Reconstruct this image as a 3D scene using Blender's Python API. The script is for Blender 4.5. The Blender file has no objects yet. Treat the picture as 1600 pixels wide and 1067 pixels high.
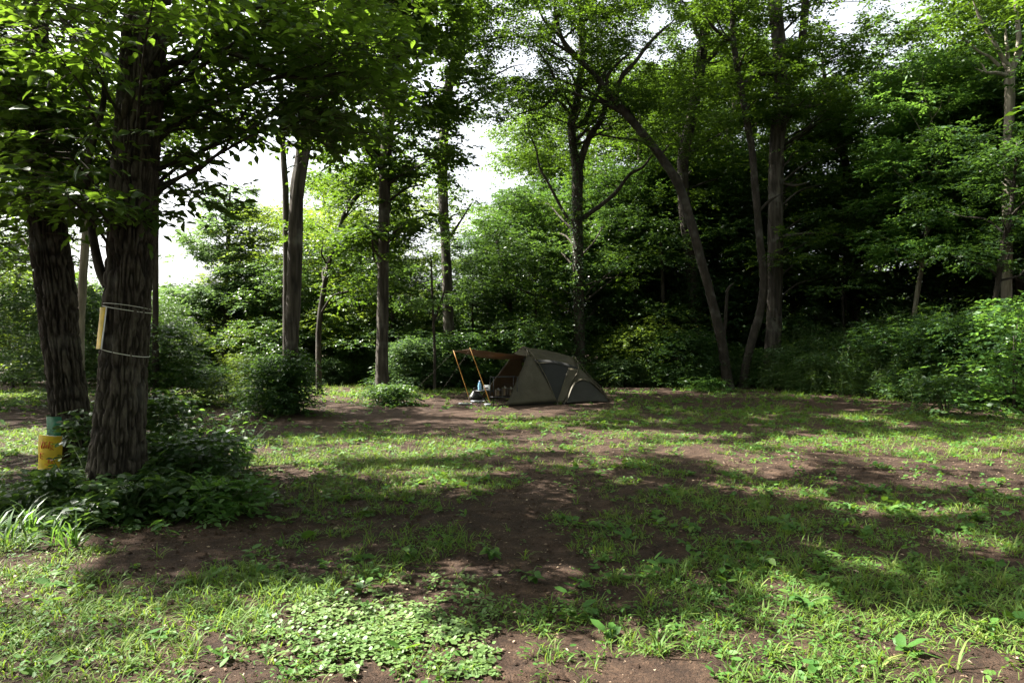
import bpy, math, random
import numpy as np
from mathutils import Vector, Matrix

# ------------------------------------------------------------------ camera, sky, sun, exposure
sc = bpy.context.scene
F, CX, CY, CAMZ = 1067.0, 800.0, 540.0, 1.55          # focal length in photo pixels, horizon row, eye height
cam_d = bpy.data.cameras.new('camera')
cam_d.sensor_width = 36.0
cam_d.lens = 36.0 * F / 1600.0
cam_d.clip_start = 0.05
cam_d.clip_end = 3000
cam_d.shift_y = (CY - 533.5) / 1600.0
cam = bpy.data.objects.new('camera', cam_d)
cam.location = (0, 0, CAMZ)
cam.rotation_euler = (math.radians(90), 0, 0)
sc.collection.objects.link(cam)
sc.camera = cam

SUN_EL = math.radians(50)
SUN_AZ = (-0.966, 0.26)                                  # ground direction towards the sun
SUN = np.array([SUN_AZ[0] * math.cos(SUN_EL), SUN_AZ[1] * math.cos(SUN_EL), math.sin(SUN_EL)])
world = bpy.data.worlds.new('World')
sc.world = world
world.use_nodes = True
wn = world.node_tree.nodes
wl = world.node_tree.links
bg = wn['Background']
sky = wn.new('ShaderNodeTexSky')
sky.sky_type = 'NISHITA'
sky.sun_disc = False
sky.sun_elevation = SUN_EL
sky.sun_rotation = math.atan2(SUN_AZ[0], SUN_AZ[1])
sky.air_density = 1.0
sky.dust_density = 5.0
sky.ozone_density = 1.0
veil = wn.new('ShaderNodeHueSaturation')                 # thin white summer haze over the whole sky
veil.inputs['Saturation'].default_value = 0.30
wl.new(sky.outputs[0], veil.inputs['Color'])
wl.new(veil.outputs[0], bg.inputs[0])
bg.inputs[1].default_value = 0.068
sun_d = bpy.data.lights.new('sun', 'SUN')
sun_d.energy = 5.0
sun_d.angle = math.radians(0.5)
sun_d.color = (1.0, 0.95, 0.86)
sun = bpy.data.objects.new('sun', sun_d)
sun.rotation_euler = Vector(-SUN).to_track_quat('-Z', 'Y').to_euler()
sun.location = (-30, 25, 40)
sc.collection.objects.link(sun)
sc.view_settings.view_transform = 'Standard'
sc.view_settings.look = 'None'
sc.view_settings.gamma = 1.0
sc.view_settings.use_curve_mapping = False
sc.view_settings.exposure = 2.8
sc.cycles.use_denoising = True
sc.cycles.max_bounces = 7
sc.cycles.diffuse_bounces = 4
sc.cycles.glossy_bounces = 2
sc.cycles.transmission_bounces = 4
sc.cycles.transparent_max_bounces = 4
sc.cycles.sample_clamp_indirect = 6.0

# ------------------------------------------------------------------ helpers
def P(px, py, Y):
    return np.array([(px - CX) / F * Y, Y, CAMZ - (py - CY) / F * Y])

def G(px, py):
    """point of flat ground seen at a photo pixel"""
    Y = F * CAMZ / (py - CY)
    return np.array([(px - CX) / F * Y, Y, 0.0])

def to_px(p):
    y = np.maximum(p[..., 1], 0.3)
    return CX + p[..., 0] / y * F, CY - (p[..., 2] - CAMZ) / y * F

_H = np.random.RandomState(5).rand(4096)
def _hash(i, j, k):
    return _H[(i * 73856093 ^ j * 19349663 ^ k * 83492791) & 4095]

def vnoise(x, y, z=None):
    x = np.asarray(x, float); y = np.asarray(y, float)
    z = np.zeros_like(x) if z is None else np.asarray(z, float)
    xi, yi, zi = np.floor(x).astype(np.int64), np.floor(y).astype(np.int64), np.floor(z).astype(np.int64)
    u, v, w = x - xi, y - yi, z - zi
    u, v, w = u*u*(3-2*u), v*v*(3-2*v), w*w*(3-2*w)
    r = 0
    for a in (0, 1):
        for b in (0, 1):
            for c in (0, 1):
                r = r + (u if a else 1-u) * (v if b else 1-v) * (w if c else 1-w) * _hash(xi+a, yi+b, zi+c)
    return r

def fbm(x, y, z=None, o=3):
    r, a, s, t = 0, 1.0, 1.0, 0
    for k in range(o):
        r = r + a * vnoise(x*s + 17.3*k, y*s + 5.1*k, None if z is None else z*s)
        t += a; a *= 0.5; s *= 2.03
    return r / t

def gh(x, y):
    """height of the ground"""
    x = np.asarray(x, float); y = np.asarray(y, float)
    fade = np.clip((40 - np.hypot(x, y)) / 20, 0, 1)
    return ((fbm(x*0.35, y*0.35) - 0.5) * 0.10 + (fbm(x*2.3+9, y*2.3) - 0.5) * 0.035) * fade

MESHES = {}
def mesh(name, V, Fc, mat, smooth=False, rnd=None, extra=None):
    """V (n,3), Fc (m,k) uniform polygons"""
    me = bpy.data.meshes.new(name)
    V = np.ascontiguousarray(V, np.float32); Fc = np.ascontiguousarray(Fc, np.int32)
    n, (m, k) = len(V), Fc.shape
    me.vertices.add(n); me.vertices.foreach_set('co', V.ravel())
    me.loops.add(m*k); me.loops.foreach_set('vertex_index', Fc.ravel())
    me.polygons.add(m)
    me.polygons.foreach_set('loop_start', np.arange(0, m*k, k, dtype=np.int32))
    me.polygons.foreach_set('loop_total', np.full(m, k, np.int32))
    if smooth:
        me.polygons.foreach_set('use_smooth', np.ones(m, bool))
    me.update(calc_edges=True)
    if rnd is not None:
        a = me.attributes.new('rnd', 'FLOAT', 'FACE'); a.data.foreach_set('value', np.ascontiguousarray(rnd, np.float32))
    if extra is not None:
        a = me.attributes.new('ridge', 'FLOAT', 'POINT'); a.data.foreach_set('value', np.ascontiguousarray(extra, np.float32))
    if mat is not None:
        me.materials.append(mat)
    return me

def link(name, data, parent=None, loc=None):
    o = bpy.data.objects.new(name, data)
    sc.collection.objects.link(o)
    if loc is not None:
        o.location = Vector([float(c) for c in loc])
    if parent is not None:
        o.parent = parent
    return o

def tag(o, label=None, cat=None, group=None, kind=None):
    if label: o['label'] = label
    if cat: o['category'] = cat
    if group: o['group'] = group
    if kind: o['kind'] = kind
    return o

def thing(name, label, cat, loc, group=None):
    o = link(name, None, None, loc)
    o.empty_display_size = 0.3
    return tag(o, label, cat, group)

def copy_tree(o, parent=None):
    c = o.copy(); sc.collection.objects.link(c); c.parent = parent
    for ch in list(o.children):
        copy_tree(ch, c)
    return c

# quad box / tube / revolve collected into one mesh
class MB:
    def __init__(s): s.v, s.f, s.n = [], [], 0
    def add(s, V, Fc):
        V = np.asarray(V, float).reshape(-1, 3); Fc = np.asarray(Fc, int)
        s.v.append(V); s.f.append(Fc + s.n); s.n += len(V); return s
    def box(s, c, d, R=None, bev=0.0):
        h = np.array(d) / 2.0
        V = np.array([[x, y, z] for x in (-1, 1) for y in (-1, 1) for z in (-1, 1)]) * h
        if R is not None: V = V @ np.array(R).T
        return s.add(V + np.array(c), [[0,1,3,2],[4,6,7,5],[0,4,5,1],[2,3,7,6],[0,2,6,4],[1,5,7,3]])
    def tube(s, pts, rad, seg=8, caps=True):
        V, Fc = tube(np.asarray(pts, float), rad, seg, caps)
        return s.add(V, Fc)
    def lathe(s, c, prof, seg=20):
        a = np.linspace(0, 2*math.pi, seg, endpoint=False)
        V = np.array([[r*math.cos(t), r*math.sin(t), z] for r, z in prof for t in a]) + np.array(c)
        Fc = []
        for i in range(len(prof)-1):
            for j in range(seg):
                k = (j+1) % seg
                Fc.append([i*seg+j, i*seg+k, (i+1)*seg+k, (i+1)*seg+j])
        return s.add(V, Fc)
    def build(s, name, mat, parent=None, smooth=False, loc=None):
        V = np.vstack(s.v); Fc = np.vstack(s.f)
        if parent is not None and loc is None: pass
        return link(name, mesh(name, V, Fc, mat, smooth), parent, loc)

def frames(pts):
    d = np.gradient(pts, axis=0)
    d /= np.linalg.norm(d, axis=1)[:, None] + 1e-9
    ref = np.array([0.31, 0.95, 0.02]) if abs(d[0][2]) > 0.7 else np.array([0, 0, 1.0])
    s = np.cross(d, ref); s /= np.linalg.norm(s, axis=1)[:, None] + 1e-9
    t = np.cross(s, d)
    return d, s, t

def tube(pts, rad, seg=8, caps=True):
    n = len(pts); rad = np.broadcast_to(np.asarray(rad, float), (n,))
    d, s, t = frames(pts)
    a = np.linspace(0, 2*math.pi, seg, endpoint=False)
    V = (pts[:, None] + rad[:, None, None] * (np.cos(a)[None, :, None]*s[:, None] + np.sin(a)[None, :, None]*t[:, None])).reshape(-1, 3)
    i, j = np.meshgrid(np.arange(n-1), np.arange(seg), indexing='ij'); k = (j+1) % seg
    Fc = np.stack([i*seg+j, i*seg+k, (i+1)*seg+k, (i+1)*seg+j], -1).reshape(-1, 4)
    if caps:
        V = np.vstack([V, pts[:1], pts[-1:]]); c0, c1 = n*seg, n*seg+1
        jj = np.arange(0, seg, 2); k1 = (jj+1) % seg; k2 = (jj+2) % seg
        cap = np.vstack([np.stack([np.full_like(jj, c0), k2, k1, jj], -1),
                         np.stack([np.full_like(jj, c1), (n-1)*seg+jj, (n-1)*seg+k1, (n-1)*seg+k2], -1)])
        Fc = np.vstack([Fc, cap])
    return V, Fc

def resample(pts, vals, n):
    """smooth curve through points, n samples; vals interpolated along"""
    pts = np.asarray(pts, float); vals = np.asarray(vals, float)
    m = len(pts)
    ext = np.vstack([2*pts[0]-pts[1], pts, 2*pts[-1]-pts[-2]])
    L = np.concatenate([[0], np.cumsum(np.linalg.norm(np.diff(pts, axis=0), axis=1))])
    u = np.interp(np.linspace(0, L[-1], n), L, np.arange(m))
    i = np.clip(u.astype(int), 0, m-2); f = (u - i)[:, None]
    p0, p1, p2, p3 = ext[i], ext[i+1], ext[i+2], ext[i+3]
    out = 0.5*((2*p1) + (-p0+p2)*f + (2*p0-5*p1+4*p2-p3)*f**2 + (-p0+3*p1-3*p2+p3)*f**3)
    return out, np.interp(u, np.arange(m), vals)

# ------------------------------------------------------------------ materials
def nodes(name):
    m = bpy.data.materials.new(name); m.use_nodes = True
    nt = m.node_tree
    return m, nt.nodes, nt.links, nt.nodes['Principled BSDF']

def ramp(N, stops):
    r = N.new('ShaderNodeValToRGB'); e = r.color_ramp.elements
    while len(e) < len(stops): e.new(0.5)
    for k, (p, c) in enumerate(stops):
        e[k].position = p; e[k].color = (*c, 1)
    return r

def leaf_mat(name, cols, trans, fac=0.38, rough=0.42, spec=0.5):
    """cols: three diffuse colours along rnd; trans: light passing through"""
    m, N, L, B = nodes(name)
    at = N.new('ShaderNodeAttribute'); at.attribute_name = 'rnd'
    r = ramp(N, [(0.0, cols[0]), (0.5, cols[1]), (1.0, cols[2])])
    L.new(at.outputs['Fac'], r.inputs[0]); L.new(r.outputs[0], B.inputs['Base Color'])
    B.inputs['Roughness'].default_value = rough
    B.inputs['Specular IOR Level'].default_value = spec
    tr = N.new('ShaderNodeBsdfTranslucent')
    r2 = ramp(N, [(0.0, tuple(0.75*c for c in trans)), (1.0, tuple(1.2*c for c in trans))])
    L.new(at.outputs['Fac'], r2.inputs[0]); L.new(r2.outputs[0], tr.inputs[0])
    mx = N.new('ShaderNodeMixShader'); mx.inputs[0].default_value = fac
    L.new(B.outputs[0], mx.inputs[1]); L.new(tr.outputs[0], mx.inputs[2])
    L.new(mx.outputs[0], N['Material Output'].inputs[0])
    return m

def bark_mat(name, dark, mid, light, sc_h=14.0, sc_v=1.6, bump=0.6, use_ridge=False, lichen=0.35):
    m, N, L, B = nodes(name)
    tc = N.new('ShaderNodeTexCoord'); mp = N.new('ShaderNodeMapping')
    mp.inputs['Scale'].default_value = (sc_h, sc_h, sc_v)
    L.new(tc.outputs['Object'], mp.inputs[0])
    n1 = N.new('ShaderNodeTexNoise'); n1.inputs['Scale'].default_value = 1.0; n1.inputs['Detail'].default_value = 5; n1.inputs['Roughness'].default_value = 0.6
    L.new(mp.outputs[0], n1.inputs['Vector'])
    n2 = N.new('ShaderNodeTexNoise'); n2.inputs['Scale'].default_value = 2.2; n2.inputs['Detail'].default_value = 4
    L.new(tc.outputs['Object'], n2.inputs['Vector'])
    r = ramp(N, [(0.32, dark), (0.52, mid), (0.72, light)])
    if use_ridge:
        at = N.new('ShaderNodeAttribute'); at.attribute_name = 'ridge'
        mm = N.new('ShaderNodeMath'); mm.operation = 'MULTIPLY_ADD'; mm.inputs[1].default_value = 0.36
        mm2 = N.new('ShaderNodeMath'); mm2.operation = 'MULTIPLY'; mm2.inputs[1].default_value = 0.58
        L.new(n1.outputs[0], mm2.inputs[0]); L.new(at.outputs['Fac'], mm.inputs[0]); L.new(mm2.outputs[0], mm.inputs[2])
        L.new(mm.outputs[0], r.inputs[0])
    else:
        L.new(n1.outputs[0], r.inputs[0])
    # pale lichen patches
    lr = ramp(N, [(0.56, (0, 0, 0)), (0.70, (lichen,)*3)])
    L.new(n2.outputs[0], lr.inputs[0])
    mix = N.new('ShaderNodeMix'); mix.data_type = 'RGBA'
    L.new(lr.outputs[0], mix.inputs[0]); L.new(r.outputs[0], mix.inputs[6]); mix.inputs[7].default_value = (0.19, 0.19, 0.165, 1)
    L.new(mix.outputs[2], B.inputs['Base Color'])
    B.inputs['Roughness'].default_value = 0.9
    B.inputs['Specular IOR Level'].default_value = 0.25
    bp = N.new('ShaderNodeBump'); bp.inputs['Strength'].default_value = bump; bp.inputs['Distance'].default_value = 0.03
    L.new(n1.outputs[0], bp.inputs['Height']); L.new(bp.outputs[0], B.inputs['Normal'])
    return m

def plain(name, col, rough=0.6, metal=0.0, var=0.12, scale=8.0, spec=0.4, bump=0.0, trans=None):
    m, N, L, B = nodes(name)
    tc = N.new('ShaderNodeTexCoord'); n = N.new('ShaderNodeTexNoise')
    n.inputs['Scale'].default_value = scale; n.inputs['Detail'].default_value = 4
    L.new(tc.outputs['Object'], n.inputs['Vector'])
    r = ramp(N, [(0.3, tuple(c*(1-var) for c in col)), (0.7, tuple(min(1, c*(1+var)) for c in col))])
    L.new(n.outputs[0], r.inputs[0]); L.new(r.outputs[0], B.inputs['Base Color'])
    B.inputs['Roughness'].default_value = rough; B.inputs['Metallic'].default_value = metal
    B.inputs['Specular IOR Level'].default_value = spec
    if bump:
        bp = N.new('ShaderNodeBump'); bp.inputs['Strength'].default_value = bump; bp.inputs['Distance'].default_value = 0.01
        L.new(n.outputs[0], bp.inputs['Height']); L.new(bp.outputs[0], B.inputs['Normal'])
    if trans:
        tr = N.new('ShaderNodeBsdfTranslucent'); tr.inputs[0].default_value = (*col, 1)
        mx = N.new('ShaderNodeMixShader'); mx.inputs[0].default_value = trans
        L.new(B.outputs[0], mx.inputs[1]); L.new(tr.outputs[0], mx.inputs[2])
        L.new(mx.outputs[0], N['Material Output'].inputs[0])
    return m

M = {}
M['leaf_near'] = leaf_mat('leaf_near', [(0.016, 0.040, 0.010), (0.026, 0.062, 0.013), (0.045, 0.088, 0.016)], (0.145, 0.25, 0.018), 0.42, 0.45, 0.35)
M['leaf_oak'] = leaf_mat('leaf_oak', [(0.015, 0.036, 0.010), (0.025, 0.056, 0.014), (0.046, 0.080, 0.012)], (0.115, 0.205, 0.014), 0.38, 0.5, 0.25)
M['leaf_dark'] = leaf_mat('leaf_dark', [(0.014, 0.036, 0.012), (0.022, 0.054, 0.017), (0.038, 0.074, 0.020)], (0.085, 0.17, 0.02), 0.36, 0.45, 0.28)
M['leaf_light'] = leaf_mat('leaf_light', [(0.032, 0.064, 0.014), (0.052, 0.092, 0.018), (0.085, 0.125, 0.02)], (0.20, 0.29, 0.025), 0.42, 0.5, 0.25)
M['leaf_blue'] = leaf_mat('leaf_blue', [(0.026, 0.058, 0.026), (0.040, 0.080, 0.034), (0.065, 0.105, 0.038)], (0.13, 0.22, 0.05), 0.40, 0.5, 0.25)
M['leaf_shrub'] = leaf_mat('leaf_shrub', [(0.018, 0.045, 0.014), (0.028, 0.066, 0.019), (0.055, 0.095, 0.024)], (0.11, 0.20, 0.025), 0.36, 0.42, 0.35)
M['leaf_sasa'] = leaf_mat('leaf_sasa', [(0.017, 0.042, 0.012), (0.027, 0.062, 0.016), (0.065, 0.09, 0.024)], (0.10, 0.18, 0.02), 0.36, 0.42, 0.35)
M['leaf_bright'] = leaf_mat('leaf_bright', [(0.030, 0.085, 0.018), (0.046, 0.112, 0.022), (0.065, 0.135, 0.025)], (0.15, 0.29, 0.035), 0.4, 0.45, 0.35)
M['grass'] = leaf_mat('grass', [(0.038, 0.088, 0.017), (0.074, 0.134, 0.024), (0.165, 0.182, 0.055)], (0.20, 0.30, 0.03), 0.36, 0.6, 0.18)
M['weed'] = leaf_mat('weed', [(0.030, 0.088, 0.016), (0.050, 0.120, 0.022), (0.09, 0.155, 0.03)], (0.16, 0.28, 0.025), 0.34, 0.55, 0.2)
M['clover'] = leaf_mat('clover', [(0.06, 0.12, 0.03), (0.09, 0.155, 0.042), (0.145, 0.20, 0.065)], (0.19, 0.28, 0.06), 0.3, 0.5, 0.3)
M['litter'] = leaf_mat('litter', [(0.06, 0.04, 0.025), (0.14, 0.095, 0.06), (0.32, 0.25, 0.17)], (0.1, 0.06, 0.03), 0.1, 0.7, 0.3)
M['bark_near'] = bark_mat('bark_near', (0.009, 0.007, 0.005), (0.031, 0.025, 0.019), (0.088, 0.075, 0.059), 34, 12.0, 0.5, True, 0.30)
M['bark'] = bark_mat('bark', (0.013, 0.0105, 0.008), (0.036, 0.030, 0.023), (0.08, 0.069, 0.056), 13, 1.3, 0.9, True, 0.3)
M['bark_dark'] = bark_mat('bark_dark', (0.016, 0.013, 0.010), (0.038, 0.031, 0.024), (0.075, 0.063, 0.05), 13, 1.6, 0.7, False, 0.15)
M['bark_smooth'] = bark_mat('bark_smooth', (0.014, 0.011, 0.008), (0.026, 0.021, 0.016), (0.046, 0.038, 0.029), 9, 4.0, 0.25, False, 0.2)
M['bark_pale'] = bark_mat('bark_pale', (0.10, 0.085, 0.065), (0.19, 0.165, 0.13), (0.30, 0.27, 0.22), 11, 1.6, 0.5, False, 0.3)
M['twig'] = plain('twig', (0.045, 0.035, 0.025), 0.9)
M['stem'] = plain('stem', (0.06, 0.09, 0.03), 0.7)

def soil_mat():
    m, N, L, B = nodes('soil')
    tc = N.new('ShaderNodeTexCoord')
    def noise(s, d=6, rr=0.6):
        n = N.new('ShaderNodeTexNoise'); n.inputs['Scale'].default_value = s; n.inputs['Detail'].default_value = d; n.inputs['Roughness'].default_value = rr
        L.new(tc.outputs['Object'], n.inputs['Vector']); return n
    big, mid, fine = noise(0.45, 4), noise(5.0, 6, 0.65), noise(55.0, 5, 0.7)
    r1 = ramp(N, [(0.25, (0.017, 0.0105, 0.0075)), (0.5, (0.038, 0.0235, 0.0155)), (0.75, (0.080, 0.053, 0.036))])
    L.new(mid.outputs[0], r1.inputs[0])
    r2 = ramp(N, [(0.3, (0.75, 0.72, 0.70)), (0.7, (1.25, 1.22, 1.2))])
    L.new(big.outputs[0], r2.inputs[0])
    mul = N.new('ShaderNodeMix'); mul.data_type = 'RGBA'; mul.blend_type = 'MULTIPLY'; mul.inputs[0].default_value = 1
    L.new(r1.outputs[0], mul.inputs[6]); L.new(r2.outputs[0], mul.inputs[7])
    r3 = ramp(N, [(0.35, (0.55, 0.55, 0.55)), (0.62, (1.35, 1.3, 1.25))])
    L.new(fine.outputs[0], r3.inputs[0])
    mul2 = N.new('ShaderNodeMix'); mul2.data_type = 'RGBA'; mul2.blend_type = 'MULTIPLY'; mul2.inputs[0].default_value = 1
    L.new(mul.outputs[2], mul2.inputs[6]); L.new(r3.outputs[0], mul2.inputs[7])
    # crumbs of pale litter
    vo = N.new('ShaderNodeTexVoronoi'); vo.inputs['Scale'].default_value = 38; vo.inputs['Randomness'].default_value = 1
    L.new(tc.outputs['Object'], vo.inputs['Vector'])
    lt = ramp(N, [(0.10, (1, 1, 1)), (0.16, (0, 0, 0))]); L.new(vo.outputs['Distance'], lt.inputs[0])
    sel = ramp(N, [(0.55, (0, 0, 0)), (0.6, (1, 1, 1))]); L.new(noise(19, 2).outputs[0], sel.inputs[0])
    mm = N.new('ShaderNodeMath'); mm.operation = 'MULTIPLY'; L.new(lt.outputs[0], mm.inputs[0]); L.new(sel.outputs[0], mm.inputs[1])
    mx = N.new('ShaderNodeMix'); mx.data_type = 'RGBA'; L.new(mm.outputs[0], mx.inputs[0]); L.new(mul2.outputs[2], mx.inputs[6]); mx.inputs[7].default_value = (0.20, 0.145, 0.10, 1)
    L.new(mx.outputs[2], B.inputs['Base Color'])
    B.inputs['Roughness'].default_value = 0.95; B.inputs['Specular IOR Level'].default_value = 0.2
    bp = N.new('ShaderNodeBump'); bp.inputs['Strength'].default_value = 1.0; bp.inputs['Distance'].default_value = 0.035
    ad = N.new('ShaderNodeMath'); ad.operation = 'ADD'; L.new(mid.outputs[0], ad.inputs[0]); L.new(fine.outputs[0], ad.inputs[1])
    L.new(ad.outputs[0], bp.inputs['Height']); L.new(bp.outputs[0], B.inputs['Normal'])
    return m
M['soil'] = soil_mat()

# ------------------------------------------------------------------ sunny places and sky gaps that the crowns are cut open for
def inside(px, py, ell):
    r = np.zeros(np.shape(px))
    for cx, cy, rx, ry in ell:
        r = np.maximum(r, 1.0 - ((px-cx)/rx)**2 - ((py-cy)/ry)**2)
    return r

SUNNY = [(80, 1010, 260, 85), (40, 880, 110, 60), (330, 1030, 200, 60), (620, 1012, 190, 55), (1000, 1030, 260, 62), (1400, 1035, 300, 70), (1240, 985, 150, 34),
         (540, 700, 230, 20), (420, 720, 90, 26), (700, 765, 60, 13), (640, 742, 90, 12), (470, 760, 50, 9), (930, 697, 110, 9), (1080, 706, 60, 10), (1200, 735, 80, 9),
         (1340, 693, 170, 11), (1530, 728, 90, 8), (1480, 800, 70, 8), (1560, 690, 60, 9), (1250, 690, 60, 8),
         (570, 638, 150, 13), (340, 622, 70, 14), (100, 690, 120, 30), (60, 625, 90, 14), (700, 650, 120, 9), (780, 646, 90, 7), (560, 612, 120, 7), (880, 638, 70, 4)]
_r = np.random.RandomState(12)
SUNNY += [(_r.uniform(380, 1600), _y, _r.uniform(12, 40), _r.uniform(0.045, 0.075)*(_y-560)*0.5) for _y in _r.uniform(735, 945, 34)]   # small flecks of sun
TENT_SPOTS = [(0.9, 18.6, 1.3, 0.28), (1.6, 19.0, 1.2, 0.30), (2.3, 19.2, 0.95, 0.22), (0.3, 18.0, 0.6, 0.16), (4.9, 26.6, 1.5, 1.0), (-3.7, 24.0, 1.2, 0.8), (-5.0, 15.9, 0.0, 0.5)]
SPOTS = [(-3.7, 23.0, 1.2, 1.6), (4.8, 25.5, 1.6, 1.6), (-5.2, 20.5, 0.5, 0.9), (1.3, 18.9, 1.2, 0.35), (2.2, 19.2, 0.9, 0.3), (6.6, 25.6, 4.0, 0.6), (-4.3, 24.5, 5.6, 1.8),
         (-7.5, 27, 4.0, 2.2), (-13, 27, 2.0, 3.0), (9.9, 26, 3.0, 0.5), (12.0, 16.5, 2.0, 0.5), (0.5, 31, 8.0, 2.0), (3.0, 33, 6.0, 1.5), (13, 33, 11, 2.5), (21, 30, 14, 3.0), (-11.5, 20, 1.2, 1.6), (9.5, 28.5, 2.2, 1.2)]
HOLES = [(362, 266, 44, 30), (412, 258, 36, 28), (272, 400, 22, 50), (300, 345, 22, 26), (430, 225, 22, 18), (775, 235, 55, 26), (760, 215, 40, 25), (735, 360, 22, 45), (652, 392, 26, 26), (655, 445, 20, 25), (818, 95, 22, 32),
         (977, 112, 26, 20), (1080, 55, 18, 24), (1306, 32, 24, 26), (1405, 12, 26, 26), (1440, 30, 16, 14), (1245, 48, 12, 24), (1368, 192, 30, 16), (1150, 208, 10, 20), (1390, 375, 9, 7),
         (930, 370, 14, 10), (985, 105, 20, 16), (845, 30, 14, 10), (800, 455, 10, 14), (880, 75, 10, 12), (1035, 40, 10, 8), (60, 440, 40, 16), (20, 150, 10, 8), (270, 30, 14, 12), (120, 445, 26, 14), (800, 200, 14, 20)]

def shades(T):
    """which of the points T stand between the sun and a sunny place"""
    g = T - SUN * (T[:, 2:3] / SUN[2])
    px, py = to_px(g)
    v = inside(px, py, SUNNY)
    v = np.where(g[:, 1] > 2.0, v, 0)
    v = v + (vnoise(g[:, 0]*1.7, g[:, 1]*1.7) - 0.5) * 0.45 + (vnoise(g[:, 0]*5, g[:, 1]*5) - 0.5) * 0.25
    s = v > 0.10
    for x, y, z, r in SPOTS:
        d = T - np.array([x, y, z])
        a = d @ SUN
        s |= (((d*d).sum(1) - a*a) < r*r) & (a > 1.0)
    return s

def in_view(T):
    """far foliage inside the frame is left fuller; crowns outside it are cut open for the sun"""
    px, py = to_px(T)
    return np.where((px > -20) & (px < 1620) & (py > -10) & (T[:, 1] > 12), 0.22, 1.0)

def keep_twigs(T, rs, sun=True, hole=True, strength=0.985):
    """T (n,3) twig positions -> mask. Twigs that would shade a sunny place, or close a gap in the canopy, are mostly left out, cutting the crowns open for light."""
    k = np.ones(len(T), bool)
    if sun:
        k &= ~(shades(T) & (rs.rand(len(T)) < strength*in_view(T)))
    if hole:
        px, py = to_px(T)
        v = inside(px, py, HOLES) + (vnoise(px/22.0, py/22.0) - 0.5) * 0.7
        k &= ~((v > 0.10) & (rs.rand(len(T)) < 0.96))
    return k

# ------------------------------------------------------------------ leaves
QUAD_T = np.array([[0, 0, 0], [0.48, -0.5, 0.07], [1, 0, -0.05], [0.48, 0.5, 0.07]])
QUAD_F = np.array([[0, 1, 2, 3]])
OV_T = np.array([[0, 0, 0], [0.3, 0, -0.03], [0.65, 0, -0.05], [1, 0, -0.16],
                 [0.16, -0.30, 0.03], [0.42, -0.5, 0.05], [0.74, -0.31, -0.01],
                 [0.16, 0.30, 0.03], [0.42, 0.5, 0.05], [0.74, 0.31, -0.01]])
OV_F = np.array([[0, 4, 1], [4, 5, 1], [1, 5, 2], [5, 6, 2], [2, 6, 3], [0, 1, 7], [7, 1, 8], [1, 2, 8], [8, 2, 9], [2, 3, 9]])
HEX_T = np.array([[0, 0, 0], [0.22, -0.42, 0.03], [0.68, -0.44, 0.02], [1, 0, -0.05], [0.68, 0.44, 0.02], [0.22, 0.42, 0.03]])
HEX_F = np.array([[0, 1, 2, 3], [0, 3, 4, 5]])

def unit(a):
    return a / (np.linalg.norm(a, axis=-1, keepdims=True) + 1e-9)

def basis(D, Nn):
    D = unit(D); S = unit(np.cross(D, Nn)); return D, S, np.cross(S, D)

def leafset(Pp, D, Nn, L, W, tpl=QUAD_T, tf=QUAD_F, rnd=None):
    D, S, Nn = basis(D, Nn)
    n, k = len(Pp), len(tpl)
    L = np.broadcast_to(L, (n,)); W = np.broadcast_to(W, (n,))
    V = (Pp[:, None] + tpl[None, :, 0:1]*(L[:, None, None]*D[:, None]) + tpl[None, :, 1:2]*(W[:, None, None]*S[:, None])
         + tpl[None, :, 2:3]*(L[:, None, None]*Nn[:, None])).reshape(-1, 3)
    Fc = (tf[None] + (np.arange(n)*k)[:, None, None]).reshape(-1, tf.shape[1])
    rr = None if rnd is None else np.repeat(rnd, len(tf))
    return V, Fc, rr

def twig_leaves(T, D, length, nl, L, rs, tilt=0.45, up=1.0, crnd=None, aspect=0.5, ang=0.95):
    """alternate leaves along straight twigs. returns leaf arrays"""
    m = len(T)
    t = np.tile(np.linspace(0.12, 1.0, nl), (m, 1)) + rs.uniform(-0.04, 0.04, (m, nl))
    ln = np.broadcast_to(length, (m,))[:, None]
    Z = np.array([0, 0, 1.0])
    S = unit(np.cross(D, Z) + 1e-4)
    sag = -0.18 * ln * t**2
    pos = T[:, None] + D[:, None]*(t*ln)[..., None] + Z*(sag[..., None])
    side = np.where((np.arange(nl) % 2) == 0, 1.0, -1.0)[None, :]
    a = side * (ang + rs.uniform(-0.35, 0.35, (m, nl))); a[:, -1] *= 0.2
    ld = np.cos(a)[..., None]*D[:, None] + np.sin(a)[..., None]*S[:, None] + Z*rs.uniform(-0.45, 0.15, (m, nl))[..., None]
    nn = up*Z + rs.normal(0, tilt, (m, nl, 3))
    ls = L * rs.uniform(0.65, 1.25, (m, nl))
    r = rs.uniform(0, 1, (m, nl))*0.55 + (0.45*np.broadcast_to(crnd if crnd is not None else 0.5, (m,)))[:, None]
    return pos.reshape(-1, 3), ld.reshape(-1, 3), nn.reshape(-1, 3), ls.ravel(), ls.ravel()*aspect, r.ravel()

def clump_twigs(clumps, rs):
    """clumps: (cx,cy,cz,rx,rz,n). twig roots and directions in flattened pads"""
    T, D, C = [], [], []
    for cx, cy, cz, rx, rz, n in clumps:
        n = int(n)
        a = rs.uniform(0, 2*math.pi, n); rr = np.sqrt(rs.uniform(0.0, 1, n))
        z = rs.normal(0, 0.45, n)
        top = np.clip(1 - rr**2, 0.05, 1)
        p = np.stack([cx + rx*rr*np.cos(a), cy + rx*rr*np.sin(a), cz + rz*(z*np.sqrt(top) - 0.35*rr**2)], -1)
        d = np.stack([np.cos(a) + rs.normal(0, 0.55, n), np.sin(a) + rs.normal(0, 0.55, n), rs.normal(0.02, 0.25, n)], -1)
        T.append(p); D.append(unit(d)); C.append(np.full(n, rs.rand()))
    return np.vstack(T), np.vstack(D), np.concatenate(C)

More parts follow.
